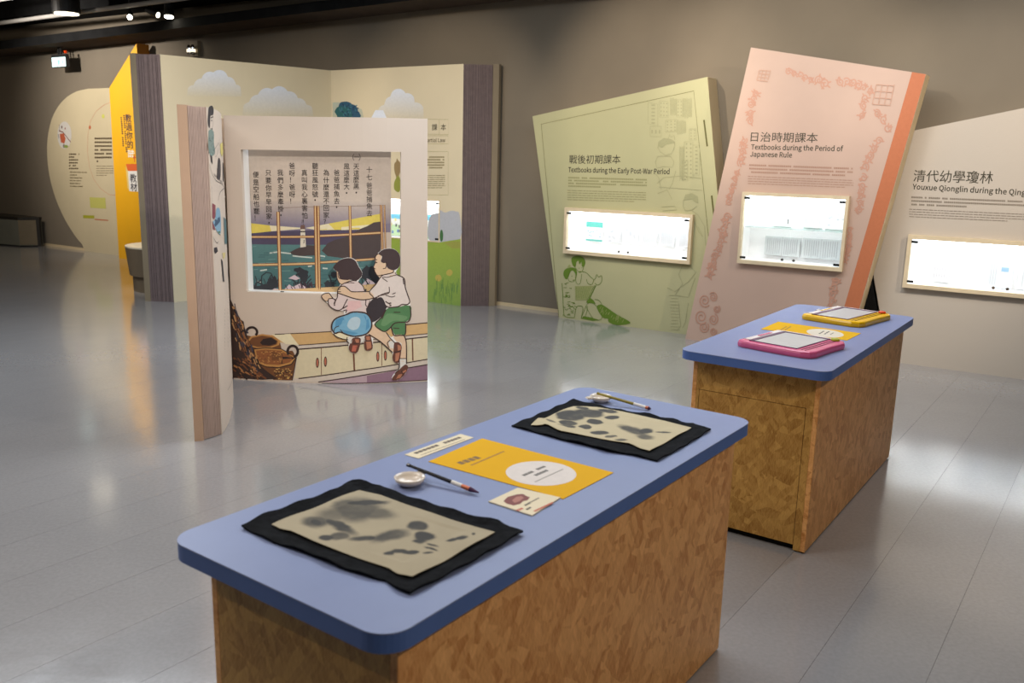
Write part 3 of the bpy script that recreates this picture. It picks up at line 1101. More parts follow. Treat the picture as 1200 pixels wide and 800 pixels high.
# ---- drawing boards
def drawing_board(label, O, X, Y, body, knobm, pen):
    o, x, y = at_z(*O, Z), at_z(*X, Z), at_z(*Y, Z)
    ux = (x - o)
    W = ux.length
    yaw = math.atan2(ux.y, ux.x)
    D = abs(-(y - o).x * math.sin(yaw) + (y - o).y * math.cos(yaw))
    t = thing('drawing_board', label, 'drawing board', (o.x, o.y, Z + 0.001), yaw, 'magnetic drawing boards on the right table')
    h = 0.026
    bm = bmesh.new()
    oc = [(0.028, 0), (W * 0.5, -0.004), (W - 0.045, 0), (W - 0.012, 0.016), (W, 0.05), (W - 0.004, D * 0.5), (W, D - 0.05), (W - 0.02, D - 0.01), (W - 0.05, D), (W * 0.5, D + 0.004), (0.035, D), (0.01, D - 0.012), (0, D - 0.04), (0.004, D * 0.5), (0, 0.03), (0.008, 0.008)]
    rings = []
    cx, cy = W / 2, D / 2
    for k, z in ((0.985, 0), (1.0, 0.008), (1.0, 0.017), (0.985, h - 0.002), (0.955, h)):
        rings.append([bm.verts.new((cx + (p[0] - cx) * k, cy + (p[1] - cy) * k, z)) for p in oc])
    for a, b in zip(rings, rings[1:]):
        for i in range(len(oc)):
            bm.faces.new((a[i], a[(i + 1) % len(oc)], b[(i + 1) % len(oc)], b[i]))
    bm.faces.new(rings[0][::-1])
    bm.faces.new(rings[-1])
    obj('body', bm, body, t, world=False, smooth=False)
    bm = bmesh.new()
    x0, x1, y0, y1 = 0.045, W - 0.075, 0.032, D - 0.022
    for a, b in (((x0, y0, h), (x1, y0 + 0.004, h + 0.003)), ((x0, y1 - 0.014, h), (x1, y1, h + 0.003)), ((x0, y0, h), (x0 + 0.016, y1, h + 0.003)), ((x1 - 0.004, y0, h), (x1, y1, h + 0.003))):
        box(bm, a, b)
    obj('screen_frame', bm, M['plumframe'], t, world=False, label='plum purple inner frame')
    bm = bmesh.new()
    box(bm, (x0 + 0.01, y0 + 0.002, h - 0.002), (x1 - 0.002, y1 - 0.01, h + 0.001))
    obj('drawing_surface', bm, M['drawscreen'], t, world=False, label='pale grey drawing surface')
    bm = bmesh.new()
    for xx in (x1 + 0.016, x1 + 0.032):
        box(bm, (xx, y0, h), (xx + 0.003, y1 - 0.02, h + 0.0012))
    obj('eraser_track', bm, M['black'], t, world=False)
    bm = bmesh.new()
    lathe(bm, (x1 + 0.026, y1 - 0.012, h), [(0.017, 0), (0.018, 0.004), (0.016, 0.009), (0.008, 0.011)], 20)
    obj('eraser_knob', bm, knobm, t, world=False, smooth=True, label='coloured slider knob')
    bm = bmesh.new()
    box(bm, (0.012, 0.05, h - 0.001), (x0 - 0.004, D - 0.012, h + 0.002), bev=0.001)
    box(bm, (0.03, y1 + 0.002, h - 0.001), (x1, D - 0.006, h + 0.002), bev=0.001)
    obj('pale_trim', bm, M['paleplastic'], t, world=False, label='pale rim on the far and left sides')
    bm = bmesh.new()
    box(bm, (0.018, D * 0.42, h + 0.0015), (0.034, D * 0.72, h + 0.0035), bev=0.001)
    obj('pen_slot', bm, body, t, world=False)
    if pen:
        q = at_z(938, 363.5, Z + 0.02)
        bm = bmesh.new()
        tube(bm, (-0.012, D * 0.5, 0.015), (-0.012, D * 0.5 + 0.03, 0.02), 0.008, 0.006, 10)
        obj('pen_tip', bm, M['paleplastic'], t, world=False)
    return t
drawing_board('pink plastic magnetic drawing board with green knob on the right table', (861, 405.5), (950, 422), (981, 405), M['pinkplastic'], M['greenknob'], False)
drawing_board('yellow plastic magnetic drawing board with red knob on the right table', (937, 374), (1008, 385), (1031, 371.5), M['yelplastic'], M['redknob'], True)

# ------------------------------------------------------------------ wall panels shaped like leaning textbooks
def wsurf(n):
    return Surf([A0 + WN * n + WU * -13, A0 + WN * n + WU * 9])
U_OFF = 13.0
def cloud(P, bumps, base, c, c2):
    x0 = min(b[0] - b[2] for b in bumps)
    x1 = max(b[0] + b[2] for b in bumps)
    pts = [(x0 - 6, base)]
    n = 60
    for i in range(n + 1):
        x = x0 + (x1 - x0) * i / n
        y = base
        for cx, cy, r in bumps:
            if abs(x - cx) < r:
                y = min(y, cy - math.sqrt(r * r - (x - cx) ** 2))
        pts.append((x, y))
    pts.append((x1 + 6, base))
    sm = P.sm
    P.sm = False
    P.poly(pts, c, c2=c2)
    P.sm = sm
def rect_uv(S, tl, tr, br, bl):
    q = S.uvs([tl, tr, br, bl])
    return (q[0][0] + q[3][0]) / 2, (q[1][0] + q[2][0]) / 2, (q[2][1] + q[3][1]) / 2, (q[0][1] + q[1][1]) / 2
def wbox(bm, S, u0, u1, v0, v1, o0, o1, mi=0):
    """box on the panel: offsets o0 (back) to o1 (front) from the surface"""
    P = [S.pt(u, v, o) for o in (o0, o1) for u, v in ((u0, v0), (u1, v0), (u1, v1), (u0, v1))]
    vs = [bm.verts.new(p) for p in P]
    for f in ((3, 2, 1, 0), (4, 5, 6, 7), (0, 1, 5, 4), (1, 2, 6, 5), (2, 3, 7, 6), (3, 0, 4, 7)):
        g = bm.faces.new([vs[i] for i in f])
        g.material_index = mi
def display_case(S, parent, ui, vi, uo, vo, depth, proud, shelf=None, watt=6, doors=2, hinge_r=True, mats=None):
    """maple frame, white lining, glass doors, hinges, knobs; ui/vi inner extents, uo/vo outer extents"""
    u0, u1 = ui
    v0, v1 = vi
    bm = bmesh.new()
    wbox(bm, S, uo[0], u0, vo[0], vo[1], 0.001, proud)
    wbox(bm, S, u1, uo[1], vo[0], vo[1], 0.001, proud)
    wbox(bm, S, u0, u1, v1, vo[1], 0.001, proud)
    wbox(bm, S, u0, u1, vo[0], v0, 0.001, proud)
    case = obj('display_case', bm, M['maple'], parent, label='maple frame of a lit glass-fronted case')
    def sub(name, bm, mt, label=None):
        o = obj(name, bm, mt, None, label=label)
        o.parent = case
        o.data.transform(rootinv(parent))
        return o
    bm = bmesh.new()
    e = 0.004
    wbox(bm, S, u0 - e, u1 + e, v0 - e, v1 + e, -depth - 0.004, -depth)
    wbox(bm, S, u0 - e, u0, v0, v1, -depth, 0.0)
    wbox(bm, S, u1, u1 + e, v0, v1, -depth, 0.0)
    wbox(bm, S, u0 - e, u1 + e, v1, v1 + e, -depth, 0.0)
    wbox(bm, S, u0 - e, u1 + e, v0 - e, v0, -depth, 0.0)
    sub('lining', bm, M['lining'], 'white lining')
    bm = bmesh.new()
    wbox(bm, S, u0 + 0.02, u1 - 0.02, v1 - 0.012, v1 - 0.001, -0.035, -0.012)
    sub('led_strip', bm, M['led'], 'glowing light strip')
    um = (u0 + u1) / 2
    for a, b in ((u0, um - 0.0012), (um + 0.0012, u1)) if doors == 2 else ((u0, u1),):
        bm = bmesh.new()
        wbox(bm, S, a, b, v0, v1, proud - 0.012, proud - 0.007)
        sub('glass_door', bm, M['glass'])
        bm = bmesh.new()
        ku = um - 0.045 if a < um - 0.1 else um + 0.045
        pk = S.pt(ku, v0 + 0.028, proud - 0.006)
        nrm = S.pt(ku, 0, 1) - S.pt(ku, 0, 0)
        tube(bm, pk, pk + nrm * 0.006, 0.005, 0.005, 10)
        tube(bm, pk + nrm * 0.006, pk + nrm * 0.016, 0.011, 0.011, 14)
        sub('knob', bm, M['chrome'], 'small chrome lock knob')
    for uu, sgn in ((u0, 1), (u1, -1)):
        for vv in (v0 + 0.012, v1 - 0.028):
            bm = bmesh.new()
            wbox(bm, S, min(uu, uu + sgn * 0.045), max(uu, uu + sgn * 0.045), vv, vv + 0.017, proud - 0.006, proud - 0.001)
            sub('hinge', bm, M['black'], 'black glass-door hinge')
    if shelf:
        bm = bmesh.new()
        wbox(bm, S, u0 + 0.001, u1 - 0.001, shelf, shelf + 0.007, -depth + 0.002, -0.02)
        sub('shelf', bm, M['shelfglass'], 'thick glass shelf')
    l = area('case_lamp', S.pt(um, v1 - 0.02, -0.03), S.pt(um, (v0 + v1) / 2 - 0.1, -depth), watt, (u1 - u0) * 0.98, 0.05, (0.93, 0.98, 1))
    return case
def leaf(name, label, S, u0, u1, v0, v1, off, prints, group, cover=(0.72, 0.72, 0.7, 1), th=0.006, lean=0.0, cat='booklet'):
    """a thin book or sheet standing in a case"""
    c = S.pt((u0 + u1) / 2, v0, off)
    t = thing(name, label, cat, tuple(c), WA, group)
    bm = bmesh.new()
    wbox(bm, S, u0, u1, v0, v1, off - th, off)
    obj('cover', bm, paint('cover_' + name, cover, 0.7), t)
    P = Print(S, off + 0.0006, 1e-5)
    prints(P, u0, u1, v0, v1)
    P.build('print', t, 'printed cover')['kind'] = 'stuff'
    return t
def uvrect(P, a, b, c, d, colr):
    P.poly([(a, c), (b, c), (b, d), (a, d)], colr, uvin=True)
def uvrows(P, a, b, c, d, n, colr, vert=False):
    for i in range(n):
        if vert:
            x = a + (b - a) * (i + 0.3) / n
            uvrect(P, x, x + (b - a) * 0.35 / n, c + random.uniform(0, 0.1) * (d - c), d, colr)
        else:
            y = c + (d - c) * (i + 0.3) / n
            uvrect(P, a, b - random.uniform(0, 0.3) * (b - a), y, y + (d - c) * 0.35 / n, colr)

# --- green panel
SG = wsurf(0.22)
tG = thing('textbook_display', 'pale green leaning textbook-shaped wall panel on the postwar period', 'exhibit panel', tuple(SG.pt(U_OFF + 1.3, 0)), WA)
g_ui, g_vi = None, None
a, b, c, d = rect_uv(SG, (666.8, 247), (810, 255.3), (807, 305), (665.4, 292.4))
gi = (a, b, c, d)
go = rect_uv(SG, (664.3, 243.6), (813.4, 250.4), (811, 308.8), (662.3, 296.5))
# hole in surface coordinates
def hole_uv(r, e=0.006):
    return [(r[0] - e, r[2] - e), (r[1] + e, r[2] - e), (r[1] + e, r[3] + e), (r[0] - e, r[3] + e)]
outl = SG.uvs([(624, 136.2), (829, 90), (856, 397), (655, 373)])
def panel_board(S, outline_px, r, th, mt, t, side=None, name='board'):
    o = [(u, 0.0 if abs(v) < 0.08 else v) for u, v in S.uvs(outline_px)]
    bm = slab(S, o, [hole_uv(r)], th, 0, uvin=True)
    bmesh.ops.recalc_face_normals(bm, faces=bm.faces)
    if side is not None:
        nv = S.pt(0, 0, 1) - S.pt(0, 0, 0)
        for f in bm.faces:
            if abs(f.normal.dot(nv)) < 0.5:
                f.material_index = 1
    return obj(name, bm, [mt, side] if side else mt, t)
panel_board(SG, [(624, 136.2), (829, 90), (856, 397), (655, 373)], gi, 0.215, M['green'], tG, M['creamedge'])
case = display_case(SG, tG, (gi[0], gi[1]), (gi[2], gi[3]), (go[0], go[1]), (go[2], go[3]), 0.19, 0.045, watt=1.9)
DK = (0.045, 0.038, 0.02, 1)
P = Print(SG)
gl = col(120, 116, 60, 0.8)
fl_ = col(172, 170, 126, 0.78)          # faint line art
P.line([(655, 372), (634.3, 145.5), (813, 106.5), (826.5, 240), (842, 392)], 0.6, gl)
for a_, b_ in (((825, 140.5), (828.8, 171.5)), ((834, 229), (837.5, 259))):
    P.line([a_, b_], 2.0, col(105, 100, 40, 0.7))
P.text('戰後初期課本', (667, 190.8), (727, 191), 9.5, DK, 0.003)
P.text('Textbooks during the Early Post-War Period', (666, 201.5), (784.5, 204), 5.6, DK, 0.018)
P.rows(666, 208, 758, 0.028, 4, 3.3, 1.8, col(158, 155, 106, 0.8), True, 0.42)
P.rows(665, 223, 757, 0.03, 5, 2.7, 0.9, col(156, 152, 104, 0.8), False, 0.85)
def Gz(pts, ox=740, oy=100, s=8):
    return T(ox, oy, s, pts)
rnd = random.Random(3)
def block(x0, y0, x1, y1, nx, ny, sk=0.0):
    P.line([(x0, y0), (x1, y0 + sk), (x1, y1 + sk), (x0, y1)], 0.5, fl_, closed=True)
    for i in range(nx):
        for j in range(ny):
            x = x0 + (x1 - x0) * (i + 0.35) / nx
            y = y0 + (y1 - y0) * (j + 0.35) / ny + sk * (i + 0.5) / nx
            P.poly([(x, y), (x + (x1 - x0) * 0.35 / nx, y), (x + (x1 - x0) * 0.35 / nx, y + (y1 - y0) * 0.35 / ny), (x, y + (y1 - y0) * 0.35 / ny)], fl_)
def hatch(x0, y0, x1, y1, n, horiz=False):
    for i in range(n):
        k = (i + 0.5) / n
        if horiz:
            y = y0 + (y1 - y0) * k
            P.line([(x0 + rnd.uniform(0, 2), y), (x1 - rnd.uniform(0, 2), y + 0.3)], 0.5, fl_)
        else:
            x = x0 + (x1 - x0) * k
            P.line([(x, y0 + rnd.uniform(0, 2)), (x + 0.3, y1 - rnd.uniform(0, 2))], 0.5, fl_)
block(759.5, 120, 771, 145, 1, 6, 2)
block(773, 118, 783, 137, 3, 4, 1)
hatch(785, 114, 793, 136, 8)
block(793, 117, 800, 137, 2, 5)
hatch(800, 114, 811, 139, 10)
block(780, 141, 793, 155, 3, 4, -1)
hatch(793, 140, 804, 158, 9)
block(762, 148, 775, 160, 3, 1)
block(808, 151, 816, 164, 2, 4)
block(802, 166, 812, 210, 2, 9)
block(812, 170, 820, 205, 1, 8)
hatch(796, 170, 802, 212, 5, False)
block(800, 188, 806, 212, 1, 6)
P.line([(770, 215), (778, 208), (800, 206), (822, 209)], 0.6, fl_)
P.line([(772, 219), (823, 223)], 0.5, fl_)
# girl waving
P.line([(771, 173), (772, 166), (778, 162), (786, 163), (791, 166), (790, 174), (787, 180), (780, 182), (774, 178)], 0.6, fl_, closed=True)
P.poly([(771, 171), (773, 165), (779, 162), (787, 163), (791, 167), (787, 168), (781, 169), (776, 173)], fl_)
P.line([(783, 163), (785, 157), (787, 161), (790, 158), (791, 164)], 0.6, fl_)
P.line([(768, 190), (771, 183), (778, 183), (786, 183), (790, 190), (788, 196), (778, 195), (770, 197)], 0.6, fl_, closed=True)
P.line([(766, 201), (772, 208), (775, 222)], 0.6, fl_)
P.line([(792, 200), (788, 215), (784, 222)], 0.6, fl_)
# boy's head, lower right
P.poly(T(620, 220, 4.446, [(805, 65), (815, 35), (850, 28), (880, 45), (882, 80), (865, 75), (850, 60), (830, 62)]), fl_)
P.line(T(620, 220, 4.446, [(805, 65), (803, 95), (815, 120), (850, 115), (875, 95)]), 0.7, fl_)
P.line(T(620, 220, 4.446, [(850, 120), (880, 140), (915, 200), (920, 300)]), 0.7, fl_)
P.line(T(620, 220, 4.446, [(860, 170), (885, 230), (905, 255), (880, 200)]), 0.6, fl_)
P.line(T(620, 220, 4.446, [(690, 100), (760, 95), (770, 115), (695, 120)]), 0.6, fl_)
P.line(T(620, 220, 4.446, [(670, 30), (720, 10), (745, 60)]), 0.6, fl_)
# worker, below the case
P.line(T(620, 220, 4.446, [(720, 520), (760, 540), (830, 490), (870, 440), (840, 410), (800, 405), (780, 450), (800, 500), (760, 560), (730, 560)]), 0.7, fl_)
P.line(T(620, 220, 4.446, [(760, 560), (830, 570), (865, 470)]), 0.7, fl_)
P.line(T(620, 220, 4.446, [(780, 600), (790, 720), (770, 745)]), 0.7, fl_)
P.line(T(620, 220, 4.446, [(830, 600), (815, 700), (800, 730)]), 0.7, fl_)
hatch(785, 344, 797, 388, 12, True)
# two children reading, in strong green
P.sm = True
GR = col(98, 128, 26, 0.85)
GM = col(160, 163, 102, 0.82)
def K(pts):
    return T(640, 290, 8.42, pts)
P.poly(K([(250, 110), (280, 85), (330, 82), (370, 100), (388, 150), (372, 190), (352, 180), (350, 140), (330, 165), (320, 130), (300, 145), (290, 190), (262, 170)]), GR)
P.poly(K([(172, 270), (180, 225), (215, 200), (250, 195), (290, 205), (305, 240), (300, 280), (285, 250), (262, 225), (240, 240), (215, 300), (195, 312)]), GR)
P.poly(K([(215, 185), (230, 165), (245, 180), (235, 200), (212, 205)]), GM)
P.line(K([(262, 170), (290, 200), (330, 245), (360, 225), (372, 190)]), 0.5, GR)
P.line(K([(322, 205), (332, 200)]), 0.5, GR); P.line(K([(348, 200), (360, 197)]), 0.5, GR); P.line(K([(325, 238), (345, 236)]), 0.8, GR)
P.line(K([(215, 300), (230, 330), (270, 335), (290, 310), (302, 280)]), 0.5, GR)
P.line(K([(250, 285), (262, 282)]), 0.5, GR); P.line(K([(262, 322), (280, 318)]), 0.7, GR)
P.line(K([(300, 245), (290, 290), (300, 350), (330, 360), (345, 320), (352, 260)]), 0.5, GR)
P.line(K([(352, 235), (400, 250), (440, 290), (470, 320), (450, 365), (410, 350), (400, 310)]), 0.6, GR)
P.line(K([(470, 320), (490, 300), (500, 265), (520, 290), (545, 275), (552, 310), (540, 350), (510, 370), (480, 350)]), 0.6, GR)
P.poly(K([(285, 380), (470, 375), (440, 470), (405, 520), (290, 520)]), GM)
for i in range(9):
    P.line(K([(300 + i * 17, 390), (298 + i * 13, 500)]), 0.35, GR)
P.line(K([(492, 372), (432, 495), (400, 540)]), 1.1, GR)
P.line(K([(480, 372), (405, 520)]), 0.5, GR)
for i in range(40):
    x, y = rnd.uniform(165, 290), rnd.uniform(330, 680)
    if x > 240 and y < 520:
        continue
    P.line(K([(x, y), (x + rnd.uniform(8, 20), y + rnd.uniform(-14, 14)), (x + rnd.uniform(15, 32), y + rnd.uniform(-8, 18))]), 0.6, GR)
P.line(K([(158, 350), (165, 450), (172, 600), (190, 680), (280, 690)]), 0.7, GR)
P.line(K([(280, 690), (300, 590), (340, 575), (365, 600), (345, 700)]), 0.6, GR)
P.line(K([(400, 560), (430, 545), (480, 560), (540, 640), (550, 700), (500, 715), (450, 680), (400, 590)]), 0.6, GR)
P.line(K([(345, 700), (400, 570), (405, 620), (380, 700)]), 0.6, GR)
P.poly(K([(405, 545), (430, 490), (470, 520), (490, 555), (440, 545)]), GR)
P.poly(K([(500, 590), (540, 560), (600, 590), (700, 660), (810, 720), (825, 750), (700, 765), (620, 735), (610, 700), (560, 690)]), GR)
P.line(K([(480, 510), (520, 520), (550, 560), (540, 590)]), 0.6, GR)
P.poly(K([(350, 700), (370, 675), (450, 690), (530, 715), (460, 722)]), GR)
for i in range(26):
    x = rnd.uniform(530, 760)
    y = 600 + (x - 540) * 0.5 + rnd.uniform(0, 60)
    P.line(K([(x, y), (x + 14, y - 24)]), 0.5, GM)
P.build('print', tG, 'printed title, text and green line drawings')
# contents of the green panel's case
u0, u1, v0, v1 = gi
def put(name, label, S, pxs, off, fn, group, **kw):
    q = S.uvs(pxs)
    us = [p[0] for p in q]
    vs = [p[1] for p in q]
    return leaf(name, label, S, min(us), max(us), min(vs), max(vs), off, fn, group, **kw)
PALE = (0.40, 0.41, 0.43, 1)
def pf_cover(P, a, b, c, d):
    uvrect(P, a, b, d - (d - c) * 0.28, d, (0.05, 0.36, 0.30, 1))
    uvrect(P, a, b, c, c + (d - c) * 0.1, (0.08, 0.38, 0.34, 1))
    for i in range(9):
        x, y = rnd.uniform(a, b - 0.02), rnd.uniform(c + 0.15 * (d - c), c + 0.6 * (d - c))
        uvrect(P, x, x + 0.018, y, y + 0.008, (0.1, 0.3, 0.4, 1))
def pf_rows(P, a, b, c, d):
    w_ = b - a
    uvrows(P, a + w_ * 0.1, b - w_ * 0.1, c + 0.02, d - 0.02, 8, PALE, True)
def pf_spots(P, a, b, c, d):
    for i in range(6):
        x, y = rnd.uniform(a, b - 0.03), rnd.uniform(c, d - 0.03)
        uvrect(P, x, x + 0.022, y, y + 0.016, PALE)
def zc(x, y):
    return (620 + x / 4.446, 220 + y / 4.446)
put('textbook', 'textbook with teal cover band at the left of the green panel case', SG, [zc(262, 178), zc(345, 287)], -0.14, pf_cover, None, cat='book')
for i, (x0, x1, y0, y1, fn) in enumerate(((370, 442, 205, 292, pf_spots), (462, 532, 210, 296, pf_spots), (556, 630, 212, 306, pf_rows), (652, 722, 216, 312, pf_rows), (752, 822, 220, 320, pf_rows))):
    put('book_page', 'faint page, %s of five right of the teal-banded textbook in the case' % ('first', 'second', 'third', 'fourth', 'last')[i],
        SG, [zc(x0, y0), zc(x1, y1)], -0.14, fn, 'pages shown in the green panel case', cover=(0.5, 0.5, 0.52, 1), cat='page')

# --- pink panel
SP = wsurf(0.41)
tP = thing('textbook_display', 'tall pink leaning textbook-shaped wall panel with an orange spine stripe', 'exhibit panel', tuple(SP.pt(U_OFF + 2.6, 0)), WA)
pi_ = rect_uv(SP, (874.5, 228), (992, 234.5), (985.5, 313), (868.8, 303.8))
po = rect_uv(SP, (872, 224.3), (996.8, 230), (988, 318.3), (865.5, 307))
panel_board(SP, [(880, 55.5), (1085.2, 87), (990, 422), (803, 397)], pi_, 0.187, M['pink'], tP, M['creamedge'])
display_case(SP, tP, (pi_[0], pi_[1]), (pi_[2], pi_[3]), (po[0], po[1]), (po[2], po[3]), 0.18, 0.045, shelf=SP.uv(930, 269.5)[1], watt=1.5)
P = Print(SP)
P.poly([(1068.8, 84.4), (1085, 87.1), (990.2, 420), (972.5, 418)], col(198, 116, 74, 0.8))
P.text('日治時期課本', (879.5, 164.8), (958, 166.3), 10.5, DK, 0.003)
P.text('Textbooks during the Period of', (880, 175), (987.8, 177.2), 5.8, DK, 0.018)
P.text('Japanese Rule', (879, 183.4), (928, 184.6), 5.8, DK, 0.018)
P.rows(878, 193.3, 1001, 0.035, 3, 4.1, 2.0, col(178, 138, 116, 0.8), True, 0.92)
P.rows(876.5, 206.5, 1000, 0.04, 4, 2.8, 0.9, col(178, 138, 116, 0.8), False, 0.92)
P.sm = False
PO = col(204, 152, 128, 0.80)
PO2 = col(204, 161, 138, 0.80)
def scroll(cx, cy, r, a0=0.0, turns=1.6, w_=1.1, flip=1):
    pts = []
    n = int(14 * turns)
    for i in range(n + 1):
        a = a0 + flip * 2 * math.pi * turns * i / n
        k = r * (1 - 0.85 * i / n)
        pts.append((cx + k * math.cos(a) * 0.85, cy + k * math.sin(a)))
    P.line(pts, w_, PO, taper=False)
def leafy(cx, cy, r, a):
    P.ell(cx, cy, r, r * 0.4, PO, 8, rot=a)
def vine(pts, r):
    dn = []
    for a_, b_ in zip(pts, pts[1:]):
        k = max(1, round(math.dist(a_, b_) / (r * 1.7)))
        dn += [(a_[0] + (b_[0] - a_[0]) * i / k, a_[1] + (b_[1] - a_[1]) * i / k) for i in range(k)]
    pts = dn + [pts[-1]]
    for i, p in enumerate(pts):
        scroll(p[0], p[1], r * rnd.uniform(0.85, 1.15), rnd.uniform(0, 6), rnd.uniform(1.2, 1.8), 1.5, rnd.choice((-1, 1)))
        for q in range(4):
            a = rnd.uniform(0, 6.3)
            leafy(p[0] + math.cos(a) * r * 0.9, p[1] + math.sin(a) * r * 0.9, r * 0.45, a)
vine([(924, 84), (938, 88), (950, 94)], 4)
vine([(960, 94), (967, 98)], 6)
vine([(985, 96), (1000, 96), (1012, 103), (1020, 106)], 5)
vine([(1014, 115), (1012, 124), (1010, 135)], 5)
vine([(1028, 133), (1036, 140), (1040, 150)], 5)
vine([(1030, 165), (1024, 174), (1020, 182), (1014, 195)], 5)
vine([(1012, 208), (1011, 218), (1009, 230), (1007, 246)], 4.5)
vine([(886, 110), (880, 122), (879, 142)], 5)
vine([(872, 165), (870, 178), (868, 190)], 4.5)
vine([(864, 202), (859, 218), (854, 236)], 4)
vine([(852, 254), (847, 268), (846, 282), (838, 300), (832, 322)], 5)
vine([(996, 270), (994, 288), (990, 305)], 4)
vine([(980, 330), (976, 345), (974, 362)], 5)
def knotbox(x0, y0, x1, y1, sk):
    for i in range(4):
        y = y0 + (y1 - y0) * i / 3
        P.line([(x0 - i * sk, y), (x1 - i * sk, y + 1.5)], 1.0, PO2)
    for i in range(4):
        x = x0 + (x1 - x0) * i / 3
        P.line([(x, y0), (x - 3 * sk, y1)], 1.0, PO2)
knotbox(1027, 99, 1048, 122, 1.5)
knotbox(890, 82, 903, 94, 1)
for cx, cy, r in ((826, 352, 8), (836, 348, 6), (822, 371, 9), (836, 374, 7), (840, 362, 5), (825, 383, 7), (836, 388, 5)):
    scroll(cx, cy, r, rnd.uniform(0, 6), 1.9, 1.2)
P.build('print', tP, 'printed title, text, scroll ornaments and orange stripe')
# added black board in place of the wall's deep shade behind the leaning edge
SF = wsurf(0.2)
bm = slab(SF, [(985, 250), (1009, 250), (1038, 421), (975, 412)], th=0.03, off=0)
obj('shade_board', bm, M['black'], tP, label='black board for the deep shade behind the leaning edge')
def zp(x, y):
    return (800 + x / 4, 210 + y / 4)
pg = 'books shown in the pink panel case'
put('book_page', 'pale page on the glass shelf in the pink panel, nearer the middle', SP, [zp(545, 115), zp(628, 236)], -0.17, pf_rows, pg, cover=(0.62, 0.62, 0.6, 1), cat='page')
put('book_page', 'page at the right end of the glass shelf in the pink panel', SP, [zp(650, 122), zp(735, 244)], -0.17, pf_spots, pg, cover=(0.66, 0.66, 0.64, 1), cat='page')
put('small_card', 'small card with one dark figure on the glass shelf of the pink panel case', SP, [zp(400, 170), zp(478, 228)], -0.17, lambda P, a, b, c, d: uvrect(P, b - 0.03, b - 0.018, c + 0.02, c + 0.06, (0.1, 0.1, 0.1, 1)), None, cover=(0.7, 0.7, 0.7, 1), cat='card')
for nm, x0, x1, y0, y1 in (('left', 362, 520, 270, 372), ('right', 540, 712, 280, 388)):
    def pf_open(P, a, b, c, d):
        m_ = (a + b) / 2
        uvrect(P, m_ - 0.002, m_ + 0.002, c, d, PALE)
        uvrows(P, a + 0.015, m_ - 0.012, c + 0.01, d - 0.015, 7, PALE, True)
        uvrows(P, m_ + 0.012, b - 0.015, c + 0.01, d - 0.015, 7, PALE, True)
    put('open_book', '%s of the two open books under the glass shelf' % nm, SP, [zp(x0, y0), zp(x1, y1)], -0.15, pf_open, 'open books under the glass shelf', cover=(0.6, 0.64, 0.64, 1), th=0.014, cat='book')

# --- pale grey panel at the right
S3 = wsurf(0.21)
t3 = thing('textbook_display', 'pale grey woven-look leaning panel at the far right with a long lit case', 'exhibit panel', tuple(S3.pt(U_OFF + 4.3, 0)), WA)
r3 = rect_uv(S3, (1069.6, 278.3), (1200, 289.5), (1200, 343.5), (1063.6, 332.3))
o3 = rect_uv(S3, (1065, 273.5), (1200, 283.4), (1200, 349.4), (1059, 335.3))
W3 = 1.25
r3 = (r3[0], r3[0] + W3, r3[2], r3[3])
o3 = (o3[0], r3[1] + (r3[0] - o3[0]), o3[2], o3[3])
a = S3.uv(997, 168)
b = S3.uv(1200, 126.5)
c = S3.uv(1041, 423)
sl = (b[1] - a[1]) / (b[0] - a[0])
ur = a[0] + 2.35
bm = slab(S3, [a, (ur, a[1] + sl * 2.35), (ur + 0.55, 0), (c[0], 0)], [hole_uv(r3)], 0.205, 0, uvin=True)
bmesh.ops.recalc_face_normals(bm, faces=bm.faces)
obj('board', bm, M['grey'], t3)
display_case(S3, t3, (r3[0], r3[1]), (r3[2], r3[3]), (o3[0], o3[1]), (o3[2], o3[3]), 0.18, 0.045, watt=1.9)
P = Print(S3)
P.text('清代幼學瓊林', (1070, 211.5), (1163, 214), 13, DK, 0.003)
P.text('Youxue Qionglin during the Qing Dynasty', (1069, 221.5), (1240, 231), 6.0, DK, 0.018)
P.rows(1068, 231, 1230, 0.04, 3, 4.2, 2.0, col(148, 135, 118, 0.8), True, 0.4)
P.rows(1065.5, 245, 1230, 0.045, 4, 2.9, 0.9, col(145, 132, 116, 0.8), False, 0.7)
P.build('print', t3, 'printed title and text')
def z3(x, y):
    return (1000 + x / 3.335, 120 + y / 3.335)
def pf_blue(P, a, b, c, d):
    uvrows(P, a + 0.008, a + (b - a) * 0.35, c + 0.02, d - 0.02, 3, PALE, True)
    uvrect(P, a + (b - a) * 0.5, b - (b - a) * 0.2, c + (d - c) * 0.62, c + (d - c) * 0.78, (0.2, 0.35, 0.6, 1))
put('book_page', 'pale page with small blue seal in the long case of the grey panel', S3, [z3(530, 622), z3(612, 738)], -0.12, pf_blue, 'pages shown in the grey panel case', cover=(0.5, 0.53, 0.56, 1), cat='page')
put('book_page', 'second page in the grey panel case, cut off by the right edge', S3, [z3(650, 620), z3(760, 748)], -0.12, pf_rows, 'pages shown in the grey panel case', cover=(0.55, 0.58, 0.6, 1), cat='page')
put('book_page', 'faint pair of pages at the left of the grey panel case', S3, [z3(300, 612), z3(390, 712)], -0.12, pf_rows, 'pages shown in the grey panel case', cover=(0.7, 0.72, 0.74, 1), cat='page')

